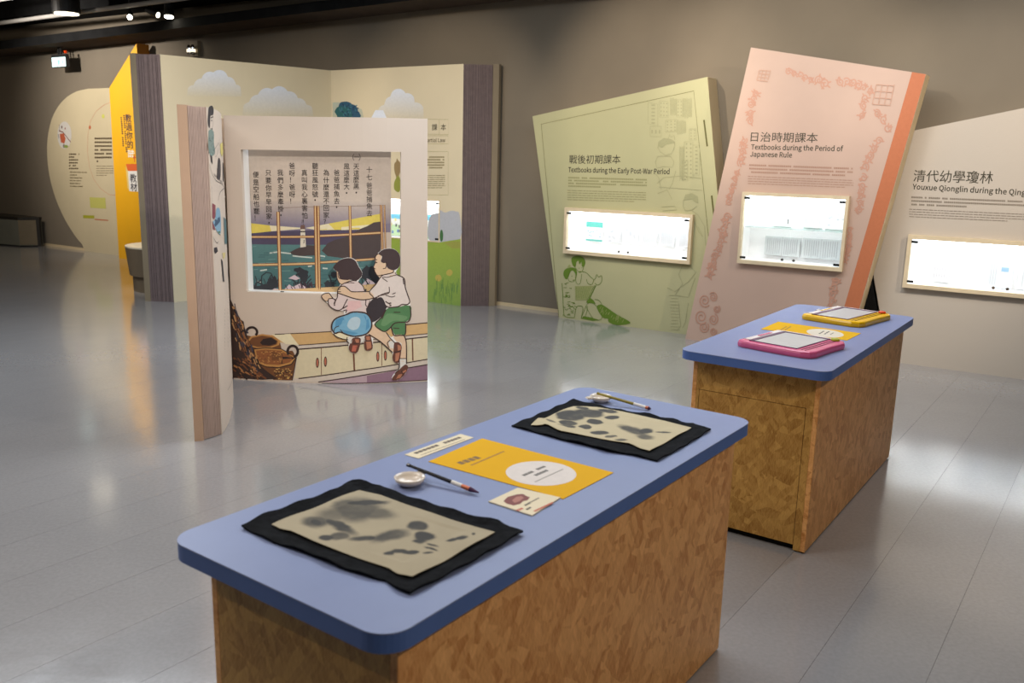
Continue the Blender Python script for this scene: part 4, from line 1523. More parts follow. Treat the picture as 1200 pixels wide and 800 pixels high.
# ------------------------------------------------------------------ far open book
BH = 2.36
def corr(bm, pts, z0, z1, n, depth=0.004):
    """page-edge ribs between floor points a and b"""
    a, b = np.array(pts[0]), np.array(pts[1])
    d = b - a
    L = np.linalg.norm(d)
    d = d / L
    nn = np.array([d[1], -d[0]])
    rn = random.Random(n)
    cuts = sorted([0, L] + [L * (i + rn.uniform(-0.3, 0.3)) / n for i in range(1, n)])
    prev = None
    for x0, x1 in zip(cuts, cuts[1:]):
        g = min((x1 - x0) * 0.25, 0.004)
        for (s, e, off, mi) in ((x0, x1 - g, 0.0, 0), (x1 - g, x1, -depth, 1)):
            p0, p1 = a + d * s + nn * off, a + d * e + nn * off
            v = [bm.verts.new((p0[0], p0[1], z0)), bm.verts.new((p1[0], p1[1], z0)), bm.verts.new((p1[0], p1[1], z1)), bm.verts.new((p0[0], p0[1], z1))]
            f = bm.faces.new(v)
            f.material_index = mi
fb_sp = np.array([-2.02, 9.78])
fb_R = np.array([-0.531, 8.76])
fb_L = np.array([-3.376, 8.574])
SR = Surf([fb_sp, fb_R])
SL = Surf([fb_L, fb_sp])
tF = thing('giant_open_book', 'tall free-standing open book with clouds, green hill and mauve page edges at the back wall', 'exhibit panel', (fb_sp[0], fb_sp[1] - 0.4, 0), 0)
topR = SR.uv(539, 72)[1]
fr = rect_uv(SR, (446, 231.5), (514.3, 236.5), (514.3, 283), (446, 276))
fr_i = (fr[0] + 0.015, fr[1], fr[2], fr[3])
o = [(0, 0), (SR.L[0], 0), (SR.L[0], BH), (0, BH)]
def inv(p):
    return p
bm = slab(SR, o, [hole_uv(fr)], 0.1, 0, uvin=True)
obj('right_page', bm, M['page'], tF)
bm = slab(SL, [(0, 0), (SL.L[0], 0), (SL.L[0], BH), (0, BH)], [], 0.1, 0, uvin=True)
obj('left_page', bm, M['page'], tF)
# page blocks and covers
PBd = paint('mauve_groove', col(105, 88, 88, 0.5), 0.8, 0.1, 20)
def blockprism(name, pts, z1, mt, lab=None, z0=0.0):
    bm = bmesh.new()
    prism(bm, pts, z0, z1)
    obj(name, bm, mt, tF, label=lab)
R1, R2, R3 = (-0.531, 8.76), (-0.248, 8.80), (-0.188, 8.815)
bm = bmesh.new()
corr(bm, (R1, R2), 0.0, BH, 22, 0.006)
obj('page_edges', bm, [M['mauve'], PBd], tF, recalc=False, label='mauve striped page edges, right side')
blockprism('page_block', [(R1[0] + 0.002, R1[1] + 0.012), (R2[0], R2[1] + 0.012), (R2[0], 8.84), (-0.6, 8.95)], BH - 0.004, M['mauve'])
blockprism('cover_edge', [(R2[0] + 0.001, R2[1] - 0.004), (R3[0], R3[1]), (R3[0] + 0.02, 8.86), (R2[0] + 0.001, 8.9)], BH + 0.012, M['covergrey'], 'tan cover edge')
L1, L2, L3 = (-3.376, 8.574), (-3.615, 8.596), (-3.675, 8.60)
bm = bmesh.new()
corr(bm, (L2, L1), 0.0, BH, 9, 0.006)
obj('page_edges', bm, [M['mauve'], PBd], tF, recalc=False, label='dark mauve page edges, left side')
blockprism('page_block', [(L1[0] - 0.002, L1[1] + 0.03), (L2[0], L2[1] + 0.012), (L2[0] + 0.10, 8.93), (-3.1, 8.93)], BH - 0.004, M['mauve'])
blockprism('cover_edge', [(L3[0], L3[1]), (L2[0] - 0.001, L2[1] - 0.002), (L2[0] + 0.12, 8.98), (L3[0] + 0.12, 9.0)], BH + 0.008, M['covergrey'], 'grey cover edge')
display_case(SR, tF, (fr[0], fr[1]), (fr[2], fr[3]), (fr[0] - 0.012, fr[1] + 0.012), (fr[2] - 0.012, fr[3] + 0.012), 0.09, 0.006, watt=2.2, doors=1)
CL = col(222, 228, 240, 1.0)
PGC = col(222, 208, 176, 0.90)
P = Print(SR)
P.sm = True
def F4(pts):
    return T(380, 60, 5, pts)
def F5(pts):
    return T(455, 225, 6.155, pts)
cloud(P, [(451, 131, 8), (459, 121, 8), (467, 113, 9), (477, 118, 9), (487, 130, 10)], 142, CL, PGC)
P.poly(F4([(270, 400), (300, 345), (345, 345), (370, 400)]), CL)
P.poly(F4([(50, 300), (110, 300), (220, 340), (240, 420), (50, 420)]), col(195, 205, 190, 0.8), c2=col(205, 200, 170, 0.8))
for i, (x, y, r) in enumerate(((125, 335, 42), (95, 355, 32), (160, 350, 38), (120, 375, 50), (190, 375, 24))):
    P.ell(380 + x / 5, 60 + y / 5, r / 5, r / 5, (col(40, 92, 122, 0.75), col(38, 105, 110, 0.75))[i % 2], 14, jit=0.12)
for i in range(40):
    x, y = 90 + rnd.uniform(0, 110), 310 + rnd.uniform(0, 80)
    P.ell(380 + x / 5, 60 + y / 5, 1.3, 0.7, (col(70, 130, 150, 0.75), col(25, 60, 95, 0.75))[i % 2], 6, rot=rnd.uniform(0, 3))
# blue-grey cloud bank and hill
P.poly(F5([(300, 180), (362, 150), (375, 130), (410, 148), (450, 135), (490, 140), (515, 165), (515, 345), (300, 360)]), col(196, 198, 205, 0.8))
P.sm = False
P.poly([(380, 284), (462, 278), (503, 283.5), (514, 284), (530, 281.5), (539.8, 280), (539.8, 358.6), (380, 352)], col(152, 172, 66, 0.92), c2=col(140, 172, 84, 0.92))
P.poly([(520, 284), (532, 282.5), (539.8, 283), (539.8, 291), (530, 291)], col(170, 172, 80, 0.75))
P.sm = True
P.ell(517.5, 276, 2.0, 7, col(70, 120, 70, 0.75), 14)
for x, y in ((513.8, 325.5), (526.8, 319.5)):
    P.ell(x, y, 3.6, 3.8, col(205, 185, 90, 0.8), 14, jit=0.08)
for i in range(44):
    x = rnd.uniform(508, 538)
    y = rnd.uniform(330, 352)
    P.line([(x, y + rnd.uniform(3, 7)), (x + rnd.uniform(-1, 1), y - rnd.uniform(2, 8))], 0.7, (col(105, 150, 85, 0.75), col(120, 160, 75, 0.75))[i % 2])
# flowers smear beside the lit case
P.ell(466, 197, 3.5, 12, col(165, 140, 95, 0.75), 14, jit=0.2)
P.ell(466, 216, 4, 10, col(160, 165, 70, 0.75), 14, jit=0.2)
P.sm = False
LG = col(190, 182, 130, 0.8)
P.line([(490, 139.5), (525.5, 140), (525.5, 157.5), (490, 157)], 0.4, LG)
P.line([(514.8, 140), (514.8, 157.3)], 0.4, LG)
P.line([(490, 159), (525.5, 159), (525.5, 168.5), (490, 168.3)], 0.4, LG)
P.line([(490, 177.5), (525.3, 177.5), (525.3, 228.5), (490, 228)], 0.4, LG)
P.char('課', 509.3, 149, 6.6, 8.2, DK, 0.003)
P.char('本', 519.7, 149, 6.6, 8.2, DK, 0.003)
P.text('Martial Law', (497.6, 166.4), (521.8, 166.4), 4.2, col(90, 75, 50), 0.008)
P.rows(494, 184, 521.5, 0.0, 5, 3.1, 1.6, col(165, 150, 110, 0.8), True, 0.9)
P.rows(494, 205.5, 521.5, 0.0, 7, 2.4, 0.8, col(160, 148, 110, 0.8), False, 0.9)
P.build('print', tF, 'printed clouds, trees, hill, flowers and text')
P = Print(SL)
P.sm = True
cloud(P, [(226, 107, 7), (236, 101, 9), (246, 94, 10), (257, 92, 10), (267, 99, 9), (276, 106, 7)], 113, CL, PGC)
cloud(P, [(292, 128, 8), (302, 121, 10), (313, 114, 11), (327, 112, 11), (339, 117, 10), (350, 124, 9), (360, 130, 7)], 136, CL, PGC)
P.build('print', tF, 'printed pale clouds')
for i, (x0, x1, y0, y1) in enumerate(((448, 470.5, 250, 277), (485, 514, 251, 283))):
    def pf_pic(P, a, b, c, d):
        uvrect(P, a, b, c + (d - c) * 0.78, d, (0.1, 0.42, 0.6, 1))
        uvrect(P, a, b, c, c + (d - c) * 0.5, (0.5, 0.7, 0.4, 1))
        for j in range(12):
            x, y = rnd.uniform(a, b - 0.03), rnd.uniform(c, c + (d - c) * 0.7)
            uvrect(P, x, x + 0.025, y, y + 0.03, rnd.choice(((0.6, 0.12, 0.1, 1), (0.1, 0.2, 0.5, 1), (0.7, 0.6, 0.2, 1), (0.1, 0.1, 0.1, 1))))
    q = SR.uvs([(x0, y0), (x1, y1)])
    lf = leaf('picture_book', ('picture page in the far book, seen through the stand window opening', 'picture page with blue top band in the far book, right of the stand')[i],
              SR, q[0][0], q[1][0], max(fr[2] + 0.01, q[1][1]), q[0][1], -0.06, pf_pic, 'picture pages in the far book case', cat='page')

# ------------------------------------------------------------------ front stand: an open book one can stand in
cpt = smooth_line([(-1.860, 5.640), (-1.540, 5.598), (-1.200, 5.582), (-0.890, 5.616), (-0.564, 5.709)], 4)
SB = Surf(cpt)
ppt = smooth_line([(-1.544, 4.471), (-1.570, 4.653), (-1.628, 4.899), (-1.716, 5.207), (-1.850, 5.610)], 4)
SQ = Surf(ppt)
tB = thing('book_stand', 'free-standing open picture book with cut-out window scene and two kneeling children', 'exhibit panel', (-1.3, 5.3, 0), 0)
hole = [(282, 175.2), (470, 178), (469.5, 344), (289, 341.5)]
BO = [(262, 135.2), (380, 137), (501, 139), (501, 446.4), (274, 444.8)]
bm = slab(SB, BO, [hole], 0.03, 0)
obj('right_page', bm, M['booth'], tB)
# white lining of the window opening: left jamb, sill, head
huv = SB.uvs(hole)
hu0, hu1, hv0, hv1 = huv[0][0], huv[1][0], huv[3][1], huv[0][1]
bm = bmesh.new()
def sbox(bm, S, u0, u1, v0, v1, o0, o1, n=1, mi=0):
    for i in range(n):
        wbox(bm, S, u0 + (u1 - u0) * i / n, u0 + (u1 - u0) * (i + 1) / n, v0, v1, o0, o1, mi)
sbox(bm, SB, hu0 - 0.012, hu0, hv0, hv1, -0.11, -0.001)
obj('window_jamb', bm, M['white'], tB, label='white left jamb of the opening')
bm = bmesh.new()
sbox(bm, SB, hu0, hu1 + 0.02, hv0 - 0.012, hv0 + 0.0, -0.11, -0.001, 10)
obj('window_sill', bm, M['white'], tB, label='white sill of the opening')
# picture board standing behind the opening
class Off:
    """the same curve moved back"""
    pass
BACK = 0.115
bpts = []
for i, p in enumerate(cpt):
    q = SB.pt(SB.c[min(i, len(SB.c) - 1)], 0, -BACK)
    bpts.append((q.x, q.y))
SK = Surf(bpts)
ur_ = SK.uv(458.5, 260)[0]
bm = slab(SK, [(0.0, 0.0), (ur_, 0.0), (ur_, hv1 + 0.06), (0.0, hv1 + 0.06)], [], 0.02, 0, uvin=True)
obj('picture_board', bm, M['booth'], tB)
# left page, page block, fore edge, cover
bm = slab(SQ, [(0, 0), (SQ.c[-1] - 0.003, 0), (SQ.c[-1] - 0.003, 1.695), (0, 1.70)], [], 0.006, 0, uvin=True)
obj('left_page', bm, M['booth'], tB)
bm = bmesh.new()
blk = [(-1.556, 4.485)] + [(p[0] - 0.007, p[1] + 0.001) for p in ppt[1:]] + [(-1.87, 5.61), (-1.62, 4.50), (-1.606, 4.392)]
prism(bm, blk[::-1], 0.006, 1.697)
obj('page_block', bm, M['pinkpage'], tB)
bm = bmesh.new()
corr(bm, ((-1.6025, 4.3715), (-1.5455, 4.4685)), 0.004, 1.699, 16, 0.008)
obj('page_edges', bm, [M['pinkpage'], M['pinkgroove']], tB, recalc=False, label='ribbed pinkish page edges')
bm = bmesh.new()
prism(bm, [(-1.646, 4.348), (-1.604, 4.362), (-1.622, 4.50), (-1.874, 5.62), (-1.93, 5.64)], 0.0, 1.703)
obj('cover', bm, M['covertan'], tB, label='tan book cover board')
bm = bmesh.new()
prism(bm, [(-1.877, 5.635), (-1.93, 5.66), (-1.95, 5.80), (-1.87, 5.82)], 0.0, 1.69)
obj('spine', bm, M['covertan'], tB)
bm = bmesh.new()
for uu in (0.35, 0.95):
    bm = bmesh.new()
    a_ = SB.pt(uu, 0, -0.044)
    b_ = SB.pt(uu, 0, -0.12)
    tube(bm, (a_.x, a_.y, 0.004), (a_.x, a_.y, 0.6), 0.012)
    tube(bm, (a_.x, a_.y, 0.012), (b_.x, b_.y, 0.012), 0.012)
    obj('rear_brace', bm, M['darkmetal'], tB)

# -- printed night window on the picture board
P = Print(SK)
BE = col(204, 190, 176, 1.0)
PU = col(138, 130, 150, 0.9)
P.poly([(284, 176), (457.5, 176), (457.5, 235), (284, 235)], BE, c2=BE)
P.poly([(284, 235), (457.5, 235), (457.5, 262), (284, 262)], BE, c2=PU)
P.poly([(284, 262), (457.5, 262), (457.5, 272), (284, 272)], PU)
NB = col(82, 74, 100, 0.9)
P.poly([(285, 272), (446, 266), (446, 290), (285, 288)], NB)
TE = col(92, 136, 136, 0.9)
TD = col(62, 104, 108, 0.9)
P.poly([(285, 286), (446, 286), (446, 342), (285, 342)], TE, c2=TD)
YE = col(228, 208, 96, 0.95)
CR = col(235, 225, 190, 0.95)
P.poly([(286, 260.4), (316, 264), (318, 271), (286, 274.2)], YE)
P.poly([(316, 264), (354, 266.8), (354, 268), (318, 271)], CR)
P.poly([(358, 267), (392, 260.6), (446, 250.2), (446, 266), (420, 268.5), (372, 269.8)], YE)
P.poly([(358, 267), (385, 262), (392, 269), (372, 269.8)], CR)
P.poly([(400, 266), (446, 262), (446, 268), (400, 269.5)], CR)
HI = col(78, 66, 66, 0.9)
P.poly([(377, 293.5), (384, 285), (392, 281), (404, 278), (413, 274), (420, 269), (430, 265), (438, 260.5), (446, 259.5), (446, 303), (412, 303.5), (384, 300)], HI)
P.poly([(338.5, 296), (346, 292), (353, 289), (360, 287), (369, 287.5), (372, 299), (360, 299.5), (352, 300), (344, 298.5)], HI)
P.poly([(352.3, 268.4), (357.4, 268.4), (358.6, 289), (352, 290)], col(226, 218, 200, 0.95))
P.poly([(351.8, 268.6), (352.6, 263.5), (357.2, 263.5), (357.8, 268.6)], col(120, 90, 80, 0.9))
P.poly([(352, 270.5), (357.8, 270.5), (357.8, 272), (352, 272)], col(60, 50, 50))
P.line([(355, 275), (355, 278)], 0.8, col(60, 50, 50)); P.line([(356.5, 281), (356, 285)], 0.8, col(60, 50, 50))
P.line([(354, 262), (354.2, 257)], 0.5, col(80, 60, 60))
WH = col(205, 215, 208, 0.95)
for a_ in ([(316, 296.5), (325, 295.2), (341, 297)], [(343, 299.6), (352, 300.6), (366, 301.8)], [(372, 299), (381, 300.4)], [(289, 318), (296, 317.5)], [(305, 317), (313, 315.8)], [(361, 312), (366, 311.5)], [(378, 314.2), (384, 314.5)], [(301, 329.5), (307, 330.5)], [(427, 317), (436, 320)]):
    P.line(a_, 1.5, WH)
for i in range(60):
    x, y = rnd.uniform(288, 440), rnd.uniform(288, 338)
    if x > 345 and y < 302:
        continue
    P.line([(x, y), (x + rnd.uniform(4, 12), y + rnd.uniform(-0.6, 0.6))], 0.7, (col(120, 160, 156, 0.9), col(60, 98, 104, 0.9))[i % 2])
# plants and rocks below
PL = col(44, 48, 56, 0.9)
for cx in (298, 313, 322, 348, 356, 362, 386, 428, 436):
    for i in range(7):
        a = rnd.uniform(0.3, 2.8)
        r = rnd.uniform(7, 17)
        x1, y1 = cx + r * math.cos(a), 340 - r * 1.2 * math.sin(a)
        P.line([(cx + rnd.uniform(-3, 3), 341), ((cx + x1) / 2 + rnd.uniform(-3, 3), (341 + y1) / 2 - 3), (x1, y1)], rnd.uniform(0.9, 1.8), PL)
P.line([(306, 336), (307, 323), (312, 319), (318, 320), (321, 328)], 1.3, PL)
P.line([(312, 340), (313, 332), (318, 322)], 1.2, PL)
for cx, cy, rx, ry in ((356, 321, 7, 7), (350, 316, 5, 3), (320, 332, 6, 8), (308, 337, 8, 4), (294, 337, 6, 4), (431, 320, 7, 9), (440, 328, 5, 8), (392, 322, 6, 3), (386, 334, 7, 5)):
    P.ell(cx, cy, rx, ry, PL, 14, jit=0.35)
PKW = col(206, 188, 196, 0.95)
for pts in ([(317, 341), (322, 337.5), (327, 338.5), (327, 341)], [(332, 340.5), (339, 333), (343, 336), (352, 332), (358, 336), (366, 341)], [(338, 326), (345, 322), (352, 326), (347, 328)], [(424, 334), (430, 326), (436, 329), (441, 333)]):
    P.poly(pts, PKW)
for i in range(14):
    x = rnd.uniform(336, 372)
    P.line([(x, 341), (x - rnd.uniform(2, 5), rnd.uniform(329, 336))], 0.9, col(70, 45, 60, 0.9))
# window bars
BR1 = col(150, 96, 52, 0.9)
BR2 = col(226, 192, 140, 0.95)
def bar(pts, w1, w2):
    P.line(pts, w1, BR1)
    P.line(pts, w2, BR2)
bar([(286, 277.5), (368, 277.2)], 3.0, 1.5)
bar([(372, 276.4), (447, 272.5)], 3.0, 1.5)
bar([(286, 310.4), (369, 308.6)], 3.2, 1.7)
bar([(372, 307.6), (448, 302.5)], 3.0, 1.5)
def vbar(x0, y0, x1, y1, w1, w2):
    q = [(x0, y0), (x1, y1)]
    a_, b_ = SK.uvs(q)
    for w_, c_ in ((w1, BR1), (w2, BR2)):
        k = w_ * 0.0057
        P.poly([(a_[0] - k / 2, a_[1]), (a_[0] + k / 2, a_[1]), (b_[0] + k / 2, b_[1]), (b_[0] - k / 2, b_[1])], c_, uvin=True)
vbar(326, 248, 328.6, 340, 4.0, 1.9)
vbar(369.5, 241, 371.5, 339, 3.6, 1.5)
vbar(373, 241, 374.5, 339, 3.0, 1.2)
vbar(410, 241, 411.2, 305, 3.0, 1.4)
vbar(446.5, 240, 449, 322, 2.8, 0.9)
vbar(450.5, 240, 452.5, 322, 1.8, 0.7)
P.line([(326, 243.5), (372, 242), (449, 240.5)], 0.5, col(150, 130, 115, 0.9))
P.poly([(289, 340.5), (440, 332.5), (452, 332), (452, 346), (289, 346)], col(214, 180, 130, 0.95))
# the poem, written in columns
TX = (0.03, 0.022, 0.02, 1)
def column(x, ys, s, dx=0.0, w_=7.3, h_=7.9):
    for i, (y, ch) in enumerate(zip(ys, s)):
        xx = x + dx * (y - ys[0])
        if ch in '，。':
            P.ell(xx, y, 0.9, 1.1, TX, 8)
        else:
            P.char(ch, xx, y + 0.8, w_, h_, TX, 0.0 if ch == '捕' else 0.003)
column(432.8, [198, 206.8, 216.5, 224.5, 232.6, 240.6, 249], '十七爸爸捕魚去')
P.char('（', 411.6, 184, 8, 8.5, TX, 0.003); P.char('一', 417.8, 184, 6.5, 8.5, TX, 0.003); P.char('）', 424, 184, 8, 8.5, TX, 0.003)
column(417.5, [194, 202, 209.5, 217.3, 225.6], '天這麼黑。')
column(406.2, [194, 202, 209.8, 217.8, 226.0], '風這麼大，')
column(394.6, [201.4, 209.5, 217.8, 226.2, 234.6, 242.5], '爸爸捕魚去，')
column(382.4, [201.4, 210.2, 218.4, 226.8, 234.8, 242.7, 251, 258.8], '為什麼還不回家？')
column(369.4, [193.6, 201.5, 210, 218.4, 226.7, 234.3], '聽狂風怒號，')
column(356.8, [201.6, 210, 218.3, 226.7, 234.6, 243, 251.5, 259], '真叫我心裏害怕！', 0.01)
column(342.3, [193.4, 202, 209.8, 218.3, 226.8, 234.8], '爸呀！爸呀！', 0.01)
column(328.6, [201.4, 210.2, 218.7, 227, 235.2, 243.6, 252], '我們多麼牽掛。', 0.015)
column(314.6, [201.6, 210.5, 219.2, 227.5, 235.8, 244.2, 252.6, 261], '只要你早早回家，', 0.015)
column(300.0, [203.8, 212.8, 221, 229.8, 238, 246.5, 254.5], '便是空船也罷！', 0.02)
P.build('window_picture', tB, 'printed night sea, lighthouse, window bars and poem')

# -- printed cupboard, baskets and floor on the right page
P = Print(SB)
OL = col(62, 38, 34, 0.9)
TN = col(216, 178, 122, 0.92)
DR = col(222, 210, 176, 0.92)
WT = col(214, 202, 188, 0.92)
VI = col(150, 118, 136, 0.9)
P.poly([(318, 391.8), (340, 391), (392, 388), (501, 378), (501, 391), (392, 401.3), (350, 404.3), (322, 400)], TN)
P.poly([(318, 391.8), (340, 391), (350, 404), (335, 403)], CR)
P.poly([(348, 404), (501, 391), (501, 394.4), (350, 408.5)], WT)
P.poly([(350, 408.5), (501, 394.4), (501, 420.8), (345, 443.3)], DR)
P.poly([(345, 443.3), (501, 420.8), (501, 427), (373, 447.4), (340, 447)], WT)
P.poly([(373, 447.4), (501, 427), (501, 444.8), (420, 448.6)], VI, c2=VI)
P.poly([(373, 447.4), (430, 438.5), (430, 448), (405, 448.8)], col(188, 164, 172, 0.92))
for pts, w_ in (([(322, 391.6), (392, 388), (440, 384)], 1.0), ([(472, 380.8), (501, 378)], 1.2), ([(350, 404.3), (392, 401.2), (440, 397)], 1.0), ([(473, 393.5), (501, 390.8)], 1.0), ([(350, 409), (405, 404.5), (440, 401), (501, 394.4)], 1.5),
                ([(350, 443.4), (420, 433.6), (501, 420.8)], 1.3), ([(373, 447.4), (440, 437), (501, 427)], 1.3), ([(377, 449), (440, 448.2), (501, 445)], 0.9)):
    P.line(pts, w_, OL)
for x0, y0, x1, y1, w_ in ((376.6, 407, 376.6, 439, 0.8), (414, 405.5, 415.3, 433.8, 2.0), (447.4, 402, 447.4, 428.5, 0.8), (483.2, 396, 483.8, 422.5, 1.6)):
    P.poly([(x0 - w_ / 2, y0), (x0 + w_ / 2, y0), (x1 + w_ / 2, y1), (x1 - w_ / 2, y1)], col(120, 72, 48, 0.9))
for x, y in ((372, 424.8), (381.4, 423.6), (442.7, 417.6), (451.6, 416.4)):
    P.ell(x, y, 1.9, 6.1, OL, 14)
    P.ell(x, y, 1.1, 4.6, col(190, 110, 84, 0.9), 12)
def Q(pts):
    return T(268, 345, 7.62, pts)
BK = col(118, 74, 40, 0.9)
BL = col(196, 142, 78, 0.92)
BDK = col(44, 28, 26, 0.9)
def ring(cx, cy, rx, ry, w_, c_, a0=0, a1=2 * math.pi, n=22):
    P.line([(cx + rx * math.cos(a0 + (a1 - a0) * i / n), cy + ry * math.sin(a0 + (a1 - a0) * i / n)) for i in range(n + 1)], w_, c_)
P.poly(Q([(150, 360), (460, 430), (470, 470), (470, 520), (250, 560), (180, 480)]), BK)
P.poly(Q([(165, 420), (200, 372), (300, 352), (400, 366), (462, 412), (450, 450), (380, 478), (260, 480), (190, 460)]), BL)
P.poly(Q([(180, 420), (210, 385), (300, 366), (390, 380), (440, 415), (430, 445), (370, 465), (260, 468), (200, 452)]), BK)
P.poly(Q([(280, 430), (310, 395), (380, 385), (430, 415), (420, 440), (360, 455), (300, 450)]), BDK)
ring(295.2, 388.8, 6.2, 5.4, 2.8, BDK, math.pi * 0.9, math.pi * 2.25)
P.poly(Q([(225, 480), (250, 610), (320, 690), (390, 740), (400, 762), (568, 766), (605, 560), (570, 500), (430, 520)]), BK)
P.poly(Q([(230, 490), (330, 478), (470, 488), (560, 540), (598, 560), (560, 620), (450, 650), (330, 640), (250, 600)]), BL)
P.poly(Q([(245, 500), (330, 490), (460, 500), (545, 545), (585, 565), (545, 605), (450, 628), (340, 622), (262, 590)]), col(150, 92, 50, 0.9))
P.poly(Q([(470, 510), (560, 550), (585, 568), (540, 605), (470, 620), (480, 560)]), BDK)
for i in range(90):
    x, y = rnd.uniform(250, 480), rnd.uniform(500, 610)
    P.poly(Q([(x, y), (x + 12, y), (x + 12, y + 7), (x, y + 7)]), (BL, BK)[i % 2])
for i in range(70):
    x, y = rnd.uniform(405, 560), rnd.uniform(655, 750)
    P.poly(Q([(x, y), (x + 12, y), (x + 12, y + 8), (x, y + 8)]), (col(214, 168, 96, 0.92), BDK)[i % 2])
P.line(Q([(250, 612), (340, 645), (450, 652), (560, 622), (602, 565)]), 1.1, BDK)
P.line(Q([(230, 484), (330, 474), (470, 484), (560, 535)]), 1.0, BDK)
P.line(Q([(606, 560), (585, 680), (568, 766)]), 1.0, BDK)
ring(343.2, 411.6, 6.0, 6.6, 3.0, BDK, math.pi * 0.8, math.pi * 2.45)
# coiled nets at the left
P.poly(Q([(0, 0), (40, 90), (60, 130), (110, 225), (135, 240), (150, 320), (180, 400), (215, 480), (250, 560), (270, 620), (350, 690), (440, 752), (300, 760), (120, 748), (10, 740)]), col(58, 40, 34, 0.9))
for i in range(150):
    k = rnd.random()
    x0 = 10 + k * 260 + rnd.uniform(-70, 30)
    y0 = 60 + k * 600 + rnd.uniform(-50, 70)
    if x0 < 22 or y0 > 735:
        continue
    P.line(Q([(x0, y0), (x0 + rnd.uniform(8, 22), y0 + rnd.uniform(30, 62))]), rnd.uniform(0.9, 2.0), (col(150, 98, 58, 0.9), col(112, 66, 38, 0.9), col(34, 26, 26, 0.9), col(196, 150, 100, 0.9), col(70, 66, 80, 0.9))[i % 5])
for i in range(60):
    x0, y0 = rnd.uniform(35, 300), rnd.uniform(560, 735)
    if y0 < 520 + (300 - x0) * -0.3 or x0 > (y0 - 380) * 0.9:
        continue
    P.line(Q([(x0, y0), (x0 + rnd.uniform(25, 45), y0 + rnd.uniform(18, 40))]), rnd.uniform(1.0, 2.2), (col(176, 120, 70, 0.9), col(120, 72, 42, 0.9), BDK)[i % 3])
P.build('cupboard_picture', tB, 'printed baskets, cupboard and floor')

# -- cut-out board with the two children
def A_(pts):
    return T(375, 280, 8.89, pts)
def B_(pts):
    return T(375, 360, 8.42, pts)
outl = A_([(140, 290), (190, 230), (250, 200), (320, 193), (375, 225), (402, 280), (440, 345), (432, 395), (400, 440), (450, 490), (465, 540), (510, 540), (580, 470), (620, 410), (600, 378), (570, 340), (556, 290), (575, 250), (566, 205), (600, 150), (650, 110), (710, 96), (775, 105), (825, 155), (838, 225), (822, 290), (790, 330), (800, 366), (868, 398), (888, 480), (918, 590), (933, 655), (940, 700)]) \
    + B_([(893, 60), (885, 110), (845, 150), (842, 268), (828, 275), (848, 340), (852, 555), (868, 600), (800, 695), (730, 717), (706, 690), (740, 640), (778, 600), (775, 560), (770, 545), (745, 548), (715, 515), (712, 440), (600, 345), (525, 305), (522, 400), (470, 427), (440, 400), (432, 330), (400, 350), (370, 443), (308, 443), (283, 400), (285, 350), (268, 320), (225, 308), (150, 275), (118, 235), (118, 200), (130, 140), (170, 95), (235, 68)]) \
    + A_([(240, 745), (190, 742), (130, 715), (92, 670), (60, 645), (18, 595), (50, 563), (98, 558), (135, 612), (180, 598), (188, 520), (212, 470), (180, 400), (172, 335), (155, 320)])
bm = slab(SB, round_loop(outl, 2), [], 0.010, 0.012, floor=False)
obj('children_cutout', bm, M['white'], tB, label='cut-out board in the shape of two children')
P = Print(SB, 0.0128)
P.sm = True
SKN = col(226, 196, 164, 0.95)
SHT = col(226, 214, 206, 0.95)
BLO = col(222, 204, 200, 0.95)
HR = col(66, 50, 52, 0.9)
P.poly(A_([(240, 470), (300, 440), (400, 440), (450, 490), (465, 540), (520, 620), (525, 660), (490, 720), (480, 760), (300, 772), (245, 740), (190, 740), (130, 712), (95, 670), (90, 630), (140, 615), (180, 600), (190, 520), (215, 490)]), BLO)
P.poly(A_([(300, 640), (420, 640), (440, 700), (330, 750), (270, 740)]), col(228, 190, 188, 0.95))
P.poly(A_([(175, 335), (190, 345), (205, 395), (230, 415), (310, 420), (300, 440), (240, 468), (205, 450), (180, 400)]), SKN)
P.poly(A_([(20, 590), (50, 565), (95, 560), (130, 610), (90, 640), (60, 640), (30, 615)]), SKN)
P.poly(A_([(140, 290), (190, 232), (250, 202), (320, 196), (372, 226), (400, 280), (438, 345), (430, 390), (380, 430), (310, 420), (230, 415), (205, 395), (192, 345), (165, 325)]), HR)
P.poly(A_([(500, 700), (530, 640), (590, 595), (650, 612), (682, 680), (695, 705), (640, 800), (560, 860), (520, 850), (490, 780), (480, 720)]), col(52, 44, 50, 0.9))
P.poly(A_([(600, 375), (650, 370), (750, 345), (780, 345), (780, 380), (640, 400)]), SKN)
P.poly(A_([(605, 150), (640, 175), (632, 235), (680, 240), (690, 290), (720, 310), (765, 325), (750, 348), (650, 372), (602, 375), (572, 340), (560, 290), (577, 250), (570, 200), (585, 165)]), SKN)
P.poly(A_([(605, 150), (650, 110), (710, 97), (770, 105), (820, 150), (835, 220), (820, 290), (765, 322), (720, 310), (695, 290), (680, 242), (650, 245), (632, 225), (645, 178)]), HR)
P.poly(A_([(652, 245), (680, 240), (690, 275), (668, 312), (652, 300)]), SKN)
P.poly(A_([(650, 372), (780, 345), (800, 370), (865, 400), (885, 480), (915, 590), (930, 650), (900, 680), (800, 705), (700, 695), (670, 640), (640, 600), (575, 612), (515, 545), (580, 470), (620, 410)]), SHT)
P.poly(A_([(190, 520), (210, 495), (250, 488), (290, 510), (330, 545), (515, 545), (562, 610), (480, 630), (330, 610), (230, 575), (190, 562)]), SKN)
GN = col(82, 132, 84, 0.9)
P.poly(B_([(640, 30), (680, 0), (720, -8), (885, -20), (893, 60), (885, 110), (840, 150), (840, 265), (740, 270), (700, 200), (640, 235), (590, 215), (540, 165), (600, 100)]), GN)
